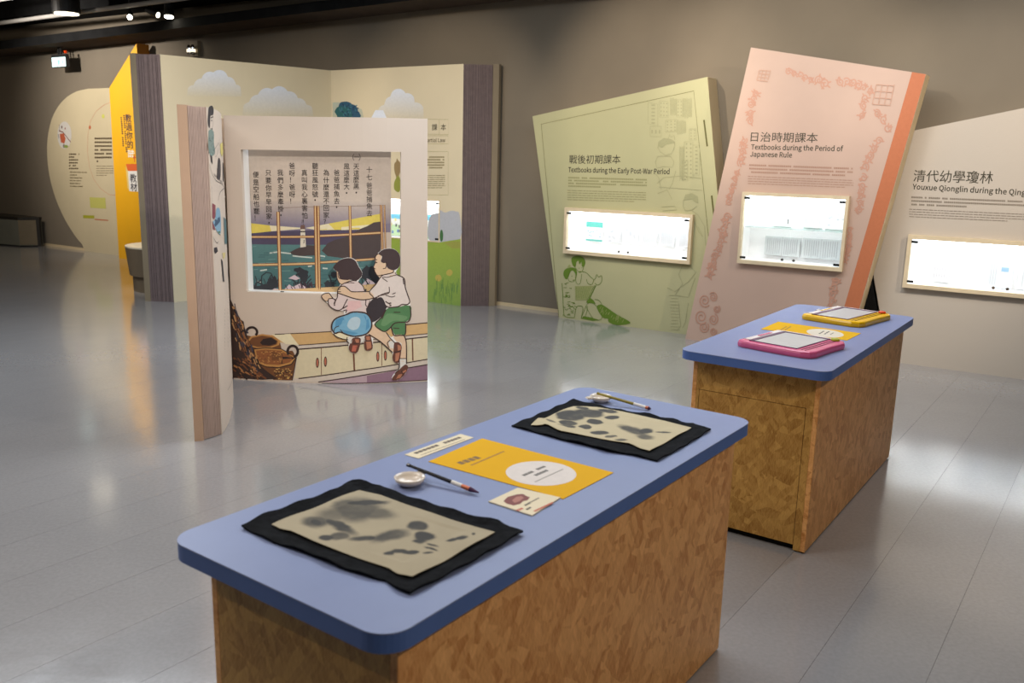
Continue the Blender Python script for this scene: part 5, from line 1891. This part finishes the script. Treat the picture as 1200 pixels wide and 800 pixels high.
P.poly(B_([(660, 60), (780, 70), (860, 90), (820, 130), (720, 130), (640, 180), (600, 160)]), col(108, 152, 104, 0.9))
P.poly(B_([(525, 165), (590, 215), (650, 240), (690, 310), (725, 345), (722, 430), (700, 420), (600, 340), (470, 262), (500, 200)]), SKN)
P.poly(B_([(725, 275), (825, 270), (845, 340), (850, 520), (782, 520), (775, 500), (800, 430), (800, 350), (750, 330)]), SKN)
P.poly(B_([(650, 240), (700, 205), (725, 275), (700, 290)]), TN)
BU = col(120, 176, 206, 0.95)
P.poly(B_([(255, 70), (330, 45), (440, 50), (490, 90), (510, 150), (500, 210), (450, 262), (350, 282), (280, 272), (200, 240), (150, 252), (120, 200), (130, 140), (170, 100)]), BU)
for pts, c_ in (([(300, 110), (360, 90), (400, 120), (380, 200), (320, 220), (270, 180)], col(186, 210, 222, 0.95)), ([(160, 120), (230, 90), (250, 130), (190, 180), (150, 200)], col(86, 150, 190, 0.95)), ([(430, 70), (480, 110), (490, 190), (450, 230), (460, 140)], col(86, 150, 190, 0.95)), ([(210, 215), (280, 230), (380, 250), (330, 268), (250, 250)], col(90, 152, 190, 0.95))):
    P.poly(B_(pts), c_)
P.poly(B_([(150, 252), (200, 242), (280, 272), (275, 315), (228, 305), (165, 280)]), CR)
for pts in ([(270, 290), (330, 288), (312, 350), (285, 352)], [(670, 330), (710, 315), (728, 345), (725, 400), (690, 400)], [(778, 505), (846, 505), (852, 568), (788, 602)], [(395, 290), (440, 280), (445, 330), (405, 345)]):
    P.poly(B_(pts), col(224, 220, 212, 0.95))
SH1 = col(104, 60, 46, 0.9)
SH2 = col(186, 122, 92, 0.92)
for o_, i_ in (([(330, 296), (395, 298), (400, 345), (370, 440), (310, 441), (285, 400), (300, 350)], [(345, 310), (385, 310), (385, 345), (362, 355)]),
               ([(440, 280), (492, 275), (507, 310), (520, 400), (470, 425), (440, 400)], [(455, 285), (490, 282), (495, 320), (460, 322)]),
               ([(730, 350), (770, 340), (800, 370), (800, 420), (780, 530), (745, 546), (715, 510), (722, 430)], [(762, 365), (795, 375), (795, 415), (765, 425)]),
               ([(850, 560), (866, 600), (800, 692), (730, 716), (710, 690), (780, 610), (820, 570)], [(810, 630), (845, 610), (850, 625), (812, 645)])):
    P.poly(B_(o_), SH1)
    P.poly(B_(i_), SH2)
P.poly(B_([(325, 370), (370, 372), (352, 430), (312, 430)]), col(190, 104, 84, 0.92))
P.poly(B_([(455, 335), (500, 332), (508, 392), (465, 412)]), SH2)
P.poly(B_([(742, 450), (785, 440), (770, 520), (740, 530)]), SH2)
P.poly(B_([(770, 660), (812, 650), (790, 690), (748, 700)]), SH2)
# ink outlines
for tr_, pts, w_ in (
    (A_, [(175, 335), (180, 400), (205, 455), (235, 470)], .8), (A_, [(190, 350), (195, 395), (230, 415), (300, 420)], .8),
    (A_, [(212, 488), (250, 460), (330, 432), (385, 432)], .9), (A_, [(235, 465), (300, 450), (360, 455)], .7),
    (A_, [(215, 490), (190, 520), (185, 560), (185, 600), (165, 640), (150, 690)], .9), (A_, [(100, 560), (135, 610), (165, 635)], .9),
    (A_, [(98, 558), (50, 565), (20, 590), (35, 620), (65, 645), (90, 640)], .9), (A_, [(90, 640), (95, 620), (130, 615), (165, 630), (150, 665), (160, 690)], .9),
    (A_, [(90, 640), (95, 680), (130, 715), (190, 740), (235, 720), (262, 670), (290, 620)], 1.0), (A_, [(240, 720), (290, 690)], 1.1),
    (A_, [(245, 745), (280, 735), (270, 765)], 1.0), (A_, [(480, 630), (475, 680), (490, 700)], .9), (A_, [(520, 640), (490, 720)], .8), (A_, [(400, 440), (450, 490), (465, 540)], .9),
    (A_, [(190, 515), (225, 490), (265, 492), (300, 520), (335, 545), (420, 545), (515, 543)], 1.0), (A_, [(190, 560), (230, 572), (330, 608), (420, 628), (500, 625), (560, 610)], 1.1),
    (A_, [(190, 525), (215, 515)], .8), (A_, [(185, 545), (220, 545)], .8), (A_, [(192, 562), (225, 568)], .8),
    (A_, [(605, 150), (585, 168), (570, 205), (578, 235), (558, 285), (566, 320), (575, 345), (600, 378), (650, 370)], .9),
    (A_, [(568, 238), (595, 245)], 1.2), (A_, [(570, 205), (595, 215)], .9), (A_, [(562, 300), (578, 310)], .8), (A_, [(655, 305), (680, 300), (690, 265), (682, 242), (655, 245)], .9),
    (A_, [(765, 322), (757, 345), (700, 362), (650, 375), (615, 415), (580, 470), (515, 545), (545, 590), (575, 612), (640, 575), (700, 555), (718, 555)], 1.0),
    (A_, [(650, 392), (700, 395), (760, 378), (790, 372), (780, 345)], .8), (A_, [(645, 400), (700, 440)], .8), (A_, [(718, 495), (718, 555), (670, 575), (600, 590)], .9),
    (A_, [(795, 368), (865, 400), (880, 440), (885, 500), (910, 580), (932, 650), (900, 680), (850, 678), (810, 700), (720, 708), (680, 690)], 1.2), (A_, [(862, 410), (870, 470)], 1.1),
    (A_, [(680, 580), (740, 600), (780, 590)], .8), (A_, [(750, 570), (785, 555)], .8), (A_, [(680, 645), (710, 665), (740, 662)], 1.2), (A_, [(720, 690), (740, 690), (715, 670)], .8),
    (B_, [(640, 30), (600, 100), (540, 165), (590, 215), (640, 235), (690, 200), (740, 150), (860, 140), (888, 100), (893, 50), (885, -15)], 1.2),
    (B_, [(700, 190), (725, 270), (780, 272), (838, 262), (842, 155)], 1.2), (B_, [(610, 110), (630, 60), (650, 20)], .9), (B_, [(725, 45), (790, 45)], .9), (B_, [(720, 200), (780, 205)], .8),
    (B_, [(255, 70), (170, 100), (130, 140), (118, 200), (150, 252), (200, 240), (280, 270), (350, 282), (450, 262), (500, 210), (510, 150), (490, 90), (440, 50), (330, 42), (255, 70)], 1.5),
    (B_, [(190, 180), (150, 200), (140, 240)], .8), (B_, [(200, 215), (230, 245)], .8), (B_, [(135, 255), (165, 285), (228, 308), (280, 315)], .9),
    (B_, [(270, 290), (268, 330), (290, 352)], .8), (B_, [(480, 262), (600, 338), (712, 440)], 1.2), (B_, [(650, 240), (690, 300), (735, 345)], 1.0), (B_, [(690, 318), (662, 350), (680, 395)], .9),
    (B_, [(825, 270), (848, 345), (850, 555)], 1.2), (B_, [(780, 500), (848, 500)], .8), (B_, [(780, 505), (776, 600), (735, 650)], 1.0), (B_, [(700, 200), (725, 275)], 1.0),
    (B_, [(330, 350), (385, 350)], 1.0), (B_, [(445, 325), (500, 325)], 1.0), (B_, [(725, 440), (795, 425)], 1.0), (B_, [(800, 620), (815, 655)], 1.0)):
    P.line(tr_(pts), w_ * 1.1, OL)
P.build('children_picture', tB, 'printed boy in green shorts and girl in blue skirt')

# -- figure printed on the curved left page
P = Print(SQ)
P.sm = True
def L1_(pts):
    return T(235, 115, 7.27, pts)
def L2_(pts):
    return T(235, 215, 5.92, pts)
DKL = col(52, 50, 56, 0.9)
P.poly(L1_([(68, 80), (88, 64), (102, 70), (110, 100), (106, 140), (84, 150), (80, 190), (78, 250), (66, 240), (60, 200), (64, 130)]), DKL)
P.line(L1_([(104, 140), (108, 190), (102, 240), (88, 262), (76, 250)]), .5, DKL)
for x, y in ((90, 165), (100, 160), (93, 190), (97, 262)):
    P.ell(235 + x / 7.27, 115 + y / 7.27, .6, .8, DKL, 8)
P.poly(L1_([(70, 275), (98, 268), (112, 310), (112, 380), (122, 460), (102, 492), (78, 482), (64, 410), (66, 320)]), col(128, 148, 142, 0.9))
for i in range(34):
    x, y = rnd.uniform(68, 112), rnd.uniform(280, 480)
    P.line(L1_([(x, y), (x + rnd.uniform(-7, 9), y + rnd.uniform(8, 18))]), rnd.uniform(.6, 1.1), (DKL, col(70, 104, 100, 0.9))[i % 2])
P.line(L1_([(112, 400), (126, 500), (150, 430), (158, 345)]), .5, DKL)
P.line(L1_([(115, 440), (140, 400), (150, 380)]), .5, DKL)
P.poly(L1_([(80, 480), (98, 500), (100, 560), (86, 540)]), DKL)
P.poly(L1_([(150, 512), (165, 525), (170, 600), (164, 690), (140, 684), (142, 600)]), DKL)
P.poly(L1_([(186, 545), (194, 560), (196, 700), (188, 715)]), DKL)
P.poly(L1_([(165, 390), (186, 370), (196, 450), (180, 500), (168, 460)]), col(220, 206, 120, 0.9))
P.line(L1_([(75, 560), (95, 640), (130, 700), (180, 730), (200, 760)]), .6, DKL)
for i in range(12):
    x = 112 + i * 6
    P.line(L1_([(x, 640 + i * 6), (x + 8, 665 + i * 6)]), .8, DKL)
for x in (90, 105, 120, 135, 150, 170, 185, 195):
    P.line(L1_([(x - 8, 660 + (x - 90)), (x - 5, 800)]), .35, DKL)
P.line(L2_([(75, 20), (80, 130)]), .4, DKL); P.line(L2_([(120, 120), (135, 60), (165, 30)]), .7, DKL)
P.poly(L2_([(80, 136), (102, 150), (100, 230), (92, 250), (80, 235)]), col(140, 74, 84, 0.9))
P.poly(L2_([(80, 262), (92, 290), (100, 325), (84, 315)]), col(140, 74, 84, 0.9))
P.poly(L2_([(108, 175), (132, 180), (140, 290), (134, 352), (112, 330), (90, 285), (84, 262), (100, 245)]), col(132, 172, 196, 0.92))
P.poly(L2_([(98, 250), (130, 230), (135, 260), (100, 300), (88, 275)]), col(60, 92, 120, 0.9))
P.poly(L2_([(112, 335), (134, 330), (136, 360)]), col(80, 120, 80, 0.9))
P.poly(L2_([(158, 232), (176, 260), (182, 418), (166, 418)]), col(84, 122, 128, 0.9))
P.line(L2_([(158, 225), (162, 420)]), .6, DKL)
P.line(L2_([(85, 370), (110, 412), (122, 400)]), .6, DKL)
P.poly(L2_([(92, 445), (112, 440), (118, 470), (100, 488), (92, 470)]), DKL)
P.poly(L2_([(140, 520), (152, 540), (164, 682), (154, 678)]), DKL)
P.poly(L2_([(150, 480), (172, 478), (168, 510), (155, 525)]), col(222, 206, 140, 0.9))
P.poly(L2_([(188, 585), (196, 600), (196, 655), (190, 640)]), DKL)
P.poly(L2_([(198, 760), (210, 780), (212, 800), (200, 800)]), DKL)
for x, y0, y1, n in ((263, 362, 412, 12), (266.6, 348, 408, 14), (269.4, 345, 402, 14)):
    for i in range(n):
        y = y0 + (y1 - y0) * i / n
        P.line([(x + rnd.uniform(-.3, .3), y), (x + .3, y + 2.4)], .9, DKL)
P.line([(266.5, 457), (270.5, 449), (272.5, 440)], .5, DKL)
P.line([(271.5, 430), (269, 437), (270, 448)], .4, DKL)
P.build('left_page_picture', tB, 'printed seated figures in ink and wash')

# ------------------------------------------------------------------ title wall at far left
SA = wsurf(0.04)
tA = thing('title_board', 'big cream round-sided introduction board at the far left wall', 'exhibit panel', tuple(SA.pt(U_OFF - 6.6, 0)), WA)
AO = smooth_line([(103, 104), (90, 107), (78, 114), (68, 125), (60.5, 140), (56, 160), (55.2, 180), (57, 200), (60.5, 217), (66.5, 236), (75.5, 256), (86.5, 274), (96, 286), (106, 294)], 3)
AO = [tuple(p) for p in AO] + [(140, 298.6), (133, 180), (128.2, 103)]
bm = slab(SA, AO, [], 0.036, 0)
obj('board', bm, M['cream'], tA)
P = Print(SA)
AR = col(205, 150, 120, 0.85)
P.line([(131, 119), (122, 123), (113, 130), (106, 142), (103, 158), (102.6, 178), (105, 196), (110, 210), (118, 221), (128, 228), (136, 229)], 0.6, AR)
P.ell(121, 136.2, 1.7, 2.6, col(205, 205, 100, 0.85), 12)
P.ell(105.4, 149.3, 1.3, 2.4, col(190, 100, 60, 0.85), 10)
P.ell(75.6, 158.3, 8.2, 16, col(212, 206, 196, 0.85), 24)
P.poly([(70, 157), (75, 156), (77, 163), (75.5, 168), (71.5, 167)], col(190, 96, 64, 0.85))
P.line([(69, 153), (74, 155), (83, 166.5)], 1.1, col(120, 56, 44, 0.85))
P.line([(69.5, 146), (70, 153)], 0.7, col(90, 60, 50)); P.ell(72.5, 149, 0.7, 1.8, col(90, 60, 60), 8); P.ell(76.4, 150.5, 0.6, 1.4, col(150, 100, 90), 8)
P.line([(68.3, 157), (68.8, 162)], 1.0, col(70, 60, 60)); P.ell(75, 171, 1.3, 2.4, col(130, 120, 110), 8)
P.ell(77.5, 171.5, 2.4, 1.8, col(130, 145, 70), 10)
BT = col(90, 74, 50, 0.8)
P.rows(111, 162.2, 131, 0.0, 7, 4.45, 2.0, BT, True, 0.25)
P.rows(113, 194.6, 133, 0.0, 5, 2.7, 0.8, col(140, 124, 94, 0.8), False, 0.6)
for i, wd in enumerate((10, 4, 9, 8, 6, 9)):
    P.rows(81, 180.6 + i * 3.35, 82, 0, 1, 1, 1.6, BT, True, 1.6)
    P.rows(83, 180.6 + i * 3.35, 83 + wd, 0, 1, 1, 1.6, BT, True, 1.0)
for i, wd in enumerate((20, 8, 15, 13, 12, 15)):
    P.rows(82, 201.6 + i * 3.3, 82 + wd, 0.02, 1, 1, 1.0, col(120, 106, 74, 0.8), False, 1.0)
P.poly([(105, 231), (123.5, 231.8), (124.3, 244.5), (106, 243.4)], col(196, 192, 100, 0.85))
P.poly([(97.4, 252), (110.4, 252.4), (110.6, 256), (97.6, 255.5)], col(170, 168, 44, 0.85))
P.poly([(111, 256.3), (127, 257.6), (127, 258.8), (111, 257.5)], col(190, 104, 70, 0.85))
P.build('print', tA, 'printed text, small figure and colour blocks')
SY = wsurf(0.22)
tY = thing('title_wall', 'saturated yellow slanting-topped title board beside the cream round-sided board', 'exhibit panel', tuple(SY.pt(U_OFF - 5.6, 0)), WA)
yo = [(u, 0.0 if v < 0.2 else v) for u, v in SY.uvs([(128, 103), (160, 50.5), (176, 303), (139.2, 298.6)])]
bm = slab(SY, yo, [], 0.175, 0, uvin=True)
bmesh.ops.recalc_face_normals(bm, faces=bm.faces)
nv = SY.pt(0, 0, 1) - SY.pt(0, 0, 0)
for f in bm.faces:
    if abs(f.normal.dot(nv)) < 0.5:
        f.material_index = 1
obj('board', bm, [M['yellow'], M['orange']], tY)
P = Print(SY)
PP = col(50, 30, 80, 0.5)
for ch, x, y in (('教', 150.4, 138.5), ('過', 151.2, 148.4), ('你', 151.9, 158.6), ('的', 152.6, 169.2)):
    P.char(ch, x, y, 7.4, 10.2, PP, 0.012)
P.char('時', 153.8, 180.5, 8.5, 11, (0.85, 0.8, 0.7, 1), 0.012)
P.char('代', 159.5, 185.5, 7, 10, col(205, 70, 40, 0.9), 0.012)
for x, y0, y1, n in ((142.0, 134.6, 172, 16), (145.4, 134.6, 179, 19)):
    for i in range(n):
        if rnd.random() < 0.12:
            continue
        y = y0 + (y1 - y0) * i / n
        xx = x + (y - y0) * 0.075
        P.poly([(xx - .9, y), (xx + rnd.uniform(0.2, 1.1), y + .2), (xx + .9, y + 1.6), (xx - .8, y + 1.5)], PP)
P.poly([(147.7, 192.2), (165, 191.8), (165.4, 200.4), (150, 200.2)], col(222, 100, 40, 0.9))
P.poly([(150, 200.2), (166, 200.4), (167, 224.8), (151.8, 224)], (0.75, 0.72, 0.66, 1))
P.poly([(147.2, 194), (150, 200.2), (151.8, 224), (149.6, 220)], col(235, 205, 120, 0.9))
P.char('教', 156.2, 208.6, 8, 10.5, (0.02, 0.02, 0.03, 1), 0.014)
P.char('材', 157.0, 219, 8, 10.5, (0.02, 0.02, 0.03, 1), 0.014)
P.build('print', tY, 'printed vertical title')

# round plinth behind the far book
tD = thing('round_plinth', 'low round taupe plinth with lit cream top, behind the far book', 'plinth', (-3.75, 9.42, 0), 0)
bm = bmesh.new()
lathe(bm, (0, 0, 0), [(0.36, 0.0), (0.36, 0.17)], 48)
obj('base', bm, M['plinth'], tD, world=False, smooth=False)
bm = bmesh.new()
lathe(bm, (0, 0, 0), [(0.39, 0.17), (0.42, 0.465)], 48)
obj('drum', bm, M['plinth'], tD, world=False, smooth=False)
bm = bmesh.new()
lathe(bm, (0, 0, 0), [(0.42, 0.466), (0.42, 0.48)], 48)
obj('top', bm, M['plinthtop'], tD, world=False, label='cream top')

# bench
tN = thing('bench', 'low grey corner bench with black rim against the wall at far left', 'bench', (-7.8, 13.25, 0), 0)
fp = [(-8.7, 13.62), (-7.43, 13.10), (-7.17, 13.20), (-7.17, 13.27), (-8.6, 14.15)]
bm = bmesh.new()
prism(bm, fp, 0.02, 0.40)
obj('body', bm, M['bench'], tN)
bm = bmesh.new()
prism(bm, [(-7.428, 13.096), (-7.20, 13.184), (-7.20, 13.22), (-7.42, 13.12)], 0.03, 0.40)
obj('end_panel', bm, M['benchb'], tN, label='beige end panel')
bm = bmesh.new()
c_ = sum((Vector(p) for p in fp), Vector((0, 0))) / len(fp)
prism(bm, [tuple(c_ + (Vector(p) - c_) * 1.015) for p in fp], 0.40, 0.44)
obj('top', bm, M['skin_tan'], tN, label='black top')
bm = bmesh.new()
prism(bm, [(-7.205, 13.18), (-7.165, 13.195), (-7.165, 13.24), (-7.205, 13.225)], 0.0, 0.40)
obj('frame_post', bm, M['skin_tan'], tN, label='black end frame')
bm = bmesh.new()
prism(bm, [tuple(c_ + (Vector(p) - c_) * 0.97) for p in fp], 0.0, 0.02)
obj('base', bm, M['black'], tN)

# exit sign, emergency lamp and ceiling spots
SE = wsurf(0.25)
q = SE.uvs([(60.6, 68.2), (75.8, 66), (77.6, 77), (61.6, 79)])
u0, u1, v0, v1 = (q[0][0] + q[3][0]) / 2, (q[1][0] + q[2][0]) / 2, (q[2][1] + q[3][1]) / 2, (q[0][1] + q[1][1]) / 2
tE = thing('exit_sign', 'small glowing white exit sign hanging from the soffit at top left', 'sign', tuple(SE.pt((u0 + u1) / 2, v0)), WA)
bm = bmesh.new()
wbox(bm, SE, u0 - 0.01, u1 + 0.01, v0 - 0.008, v1 + 0.04, -0.05, -0.002)
obj('housing', bm, M['darkmetal'], tE)
bm = bmesh.new()
wbox(bm, SE, u0, u1, v0, v1, -0.001, 0.002)
obj('face', bm, M['exit'], tE, label='glowing face')
P = Print(SE, 0.003)
GE = (0.35, 0.75, 0.62, 1)
uw, vh = u1 - u0, v1 - v0
um, vm = (u0 + u1) / 2, (v0 + v1) / 2
P.poly([(um - .03 * uw, v0 + .15 * vh), (um + .05 * uw, v0 + .15 * vh), (um + .1 * uw, v1 - .3 * vh), (um - .08 * uw, v1 - .3 * vh)], GE, uvin=True)
P.poly([(u0 + .78 * uw, vm - .03), (u0 + .84 * uw, vm - .03), (u0 + .84 * uw, vm + .04), (u0 + .78 * uw, vm + .04)], GE, uvin=True)
obj_ = P.build('pictogram', tE, 'pale green figure and arrow', mat=M['exit_ink'] if 'exit_ink' in M else emis('exit_ink', (0.4, 0.8, 0.7, 1), 1.0))
bm = bmesh.new()
wbox(bm, SE, um + 0.02, um + 0.04, v1 + 0.04, v1 + 0.16, -0.035, -0.015)
wbox(bm, SE, um - 0.04, um - 0.02, v1 + 0.04, v1 + 0.16, -0.035, -0.015)
obj('hanger', bm, M['darkmetal'], tE)
bm = bmesh.new()
wbox(bm, SE, u1 - 0.03, u1 + 0.0, v1 + 0.05, v1 + 0.085, -0.03, -0.005)
obj('indicator', bm, M['redknob'], tE, label='small red indicator')
SW = wsurf(0.0)
q = SW.uvs([(226, 49), (236, 66)])
tL = thing('emergency_lamp', 'small wall-mounted twin-bulb emergency lamp above the far open book', 'lamp', tuple(SW.pt((q[0][0] + q[1][0]) / 2, q[1][1], 0.002)), WA)
bm = bmesh.new()
wbox(bm, SW, q[0][0], q[1][0], q[1][1], q[0][1], 0.002, 0.05)
obj('housing', bm, M['covergrey'], tL)
um = (q[0][0] + q[1][0]) / 2
for s_ in (-0.035, 0.035):
    bm = bmesh.new()
    a_ = SW.pt(um + s_, q[1][1] + 0.02, 0.09)
    lathe(bm, a_, [(0.024, 0.0), (0.03, 0.03), (0.03, 0.075), (0.015, 0.11)], 16)
    obj('bulb', bm, M['chrome'], tL, label='shiny bulb holder')
    bm = bmesh.new()
    lathe(bm, a_ + Vector((0, 0, 0.022)), [(0.0305, 0.0), (0.0315, 0.02), (0.0305, 0.035)], 16)
    obj('lens', bm, emis('bulb_glow', (1, 0.85, 0.6, 1), 1.3), tL, label='glowing warm lens')
bm = bmesh.new()
wbox(bm, SW, um - 0.05, um + 0.05, q[1][1] + 0.03, q[1][1] + 0.05, 0.04, 0.075)
obj('bracket', bm, M['covergrey'], tL)

def hang(name, label, px, py, z, r, kind, aim=(0, 0, -1), glow='lampglow'):
    p = at_z(px, py, z)
    t = thing(name, label, 'lamp', tuple(p), 0, 'spotlights in the dark ceiling' if kind == 'track' else None)
    a = Vector(aim).normalized()
    bm = bmesh.new()
    if kind == 'drum':
        lathe(bm, (0, 0, 0.0), [(r, 0.0), (r, 0.5)], 32)
        obj('housing', bm, M['darkmetal'], t, world=False)
        bm = bmesh.new()
        lathe(bm, (0, 0, -0.012), [(r * 0.86, 0.0), (r * 0.86, 0.010)], 32)
        obj('diffuser', bm, M[glow], t, world=False, label='glowing diffuser')
        bm = bmesh.new()
        tube(bm, (0, 0, 0.5), (0, 0, CZ - z), 0.012)
        obj('stem', bm, M['darkmetal'], t, world=False)
    else:
        tube(bm, -a * 0.16, Vector((0, 0, 0)), r * 0.9, r, 18)
        obj('head', bm, M['darkmetal'], t, world=False)
        bm = bmesh.new()
        tube(bm, a * 0.001, a * 0.006, r * 0.85, r * 0.85, 18)
        obj('lens', bm, M[glow], t, world=False, label='glowing lens')
        bm = bmesh.new()
        tube(bm, -a * 0.10, -a * 0.10 + Vector((0, 0, CZ - z + 0.10 * a.z)), 0.010)
        obj('stem', bm, M['darkmetal'], t, world=False)
    return t
hang('drum_downlight', 'large black drum downlight with glowing underside at the top left', 78, 15.5, 3.05, 0.155, 'drum', glow='lampglow_soft')
hang('ceiling_spot', 'small bright ceiling spotlight, leftmost, shining towards the room', 152, 20, 3.0, 0.032, 'track', (0.3, -0.9, -0.35))
hang('ceiling_spot', 'dark tilted ceiling spotlight between the two glowing ones', 185, 17.5, 3.0, 0.036, 'track', (0.9, -0.25, -0.4), 'lampglow_soft')
hang('ceiling_spot', 'ceiling spotlight with wide oval glow, rightmost of the three', 198, 19.5, 3.0, 0.058, 'track', (0.05, -0.25, -1))
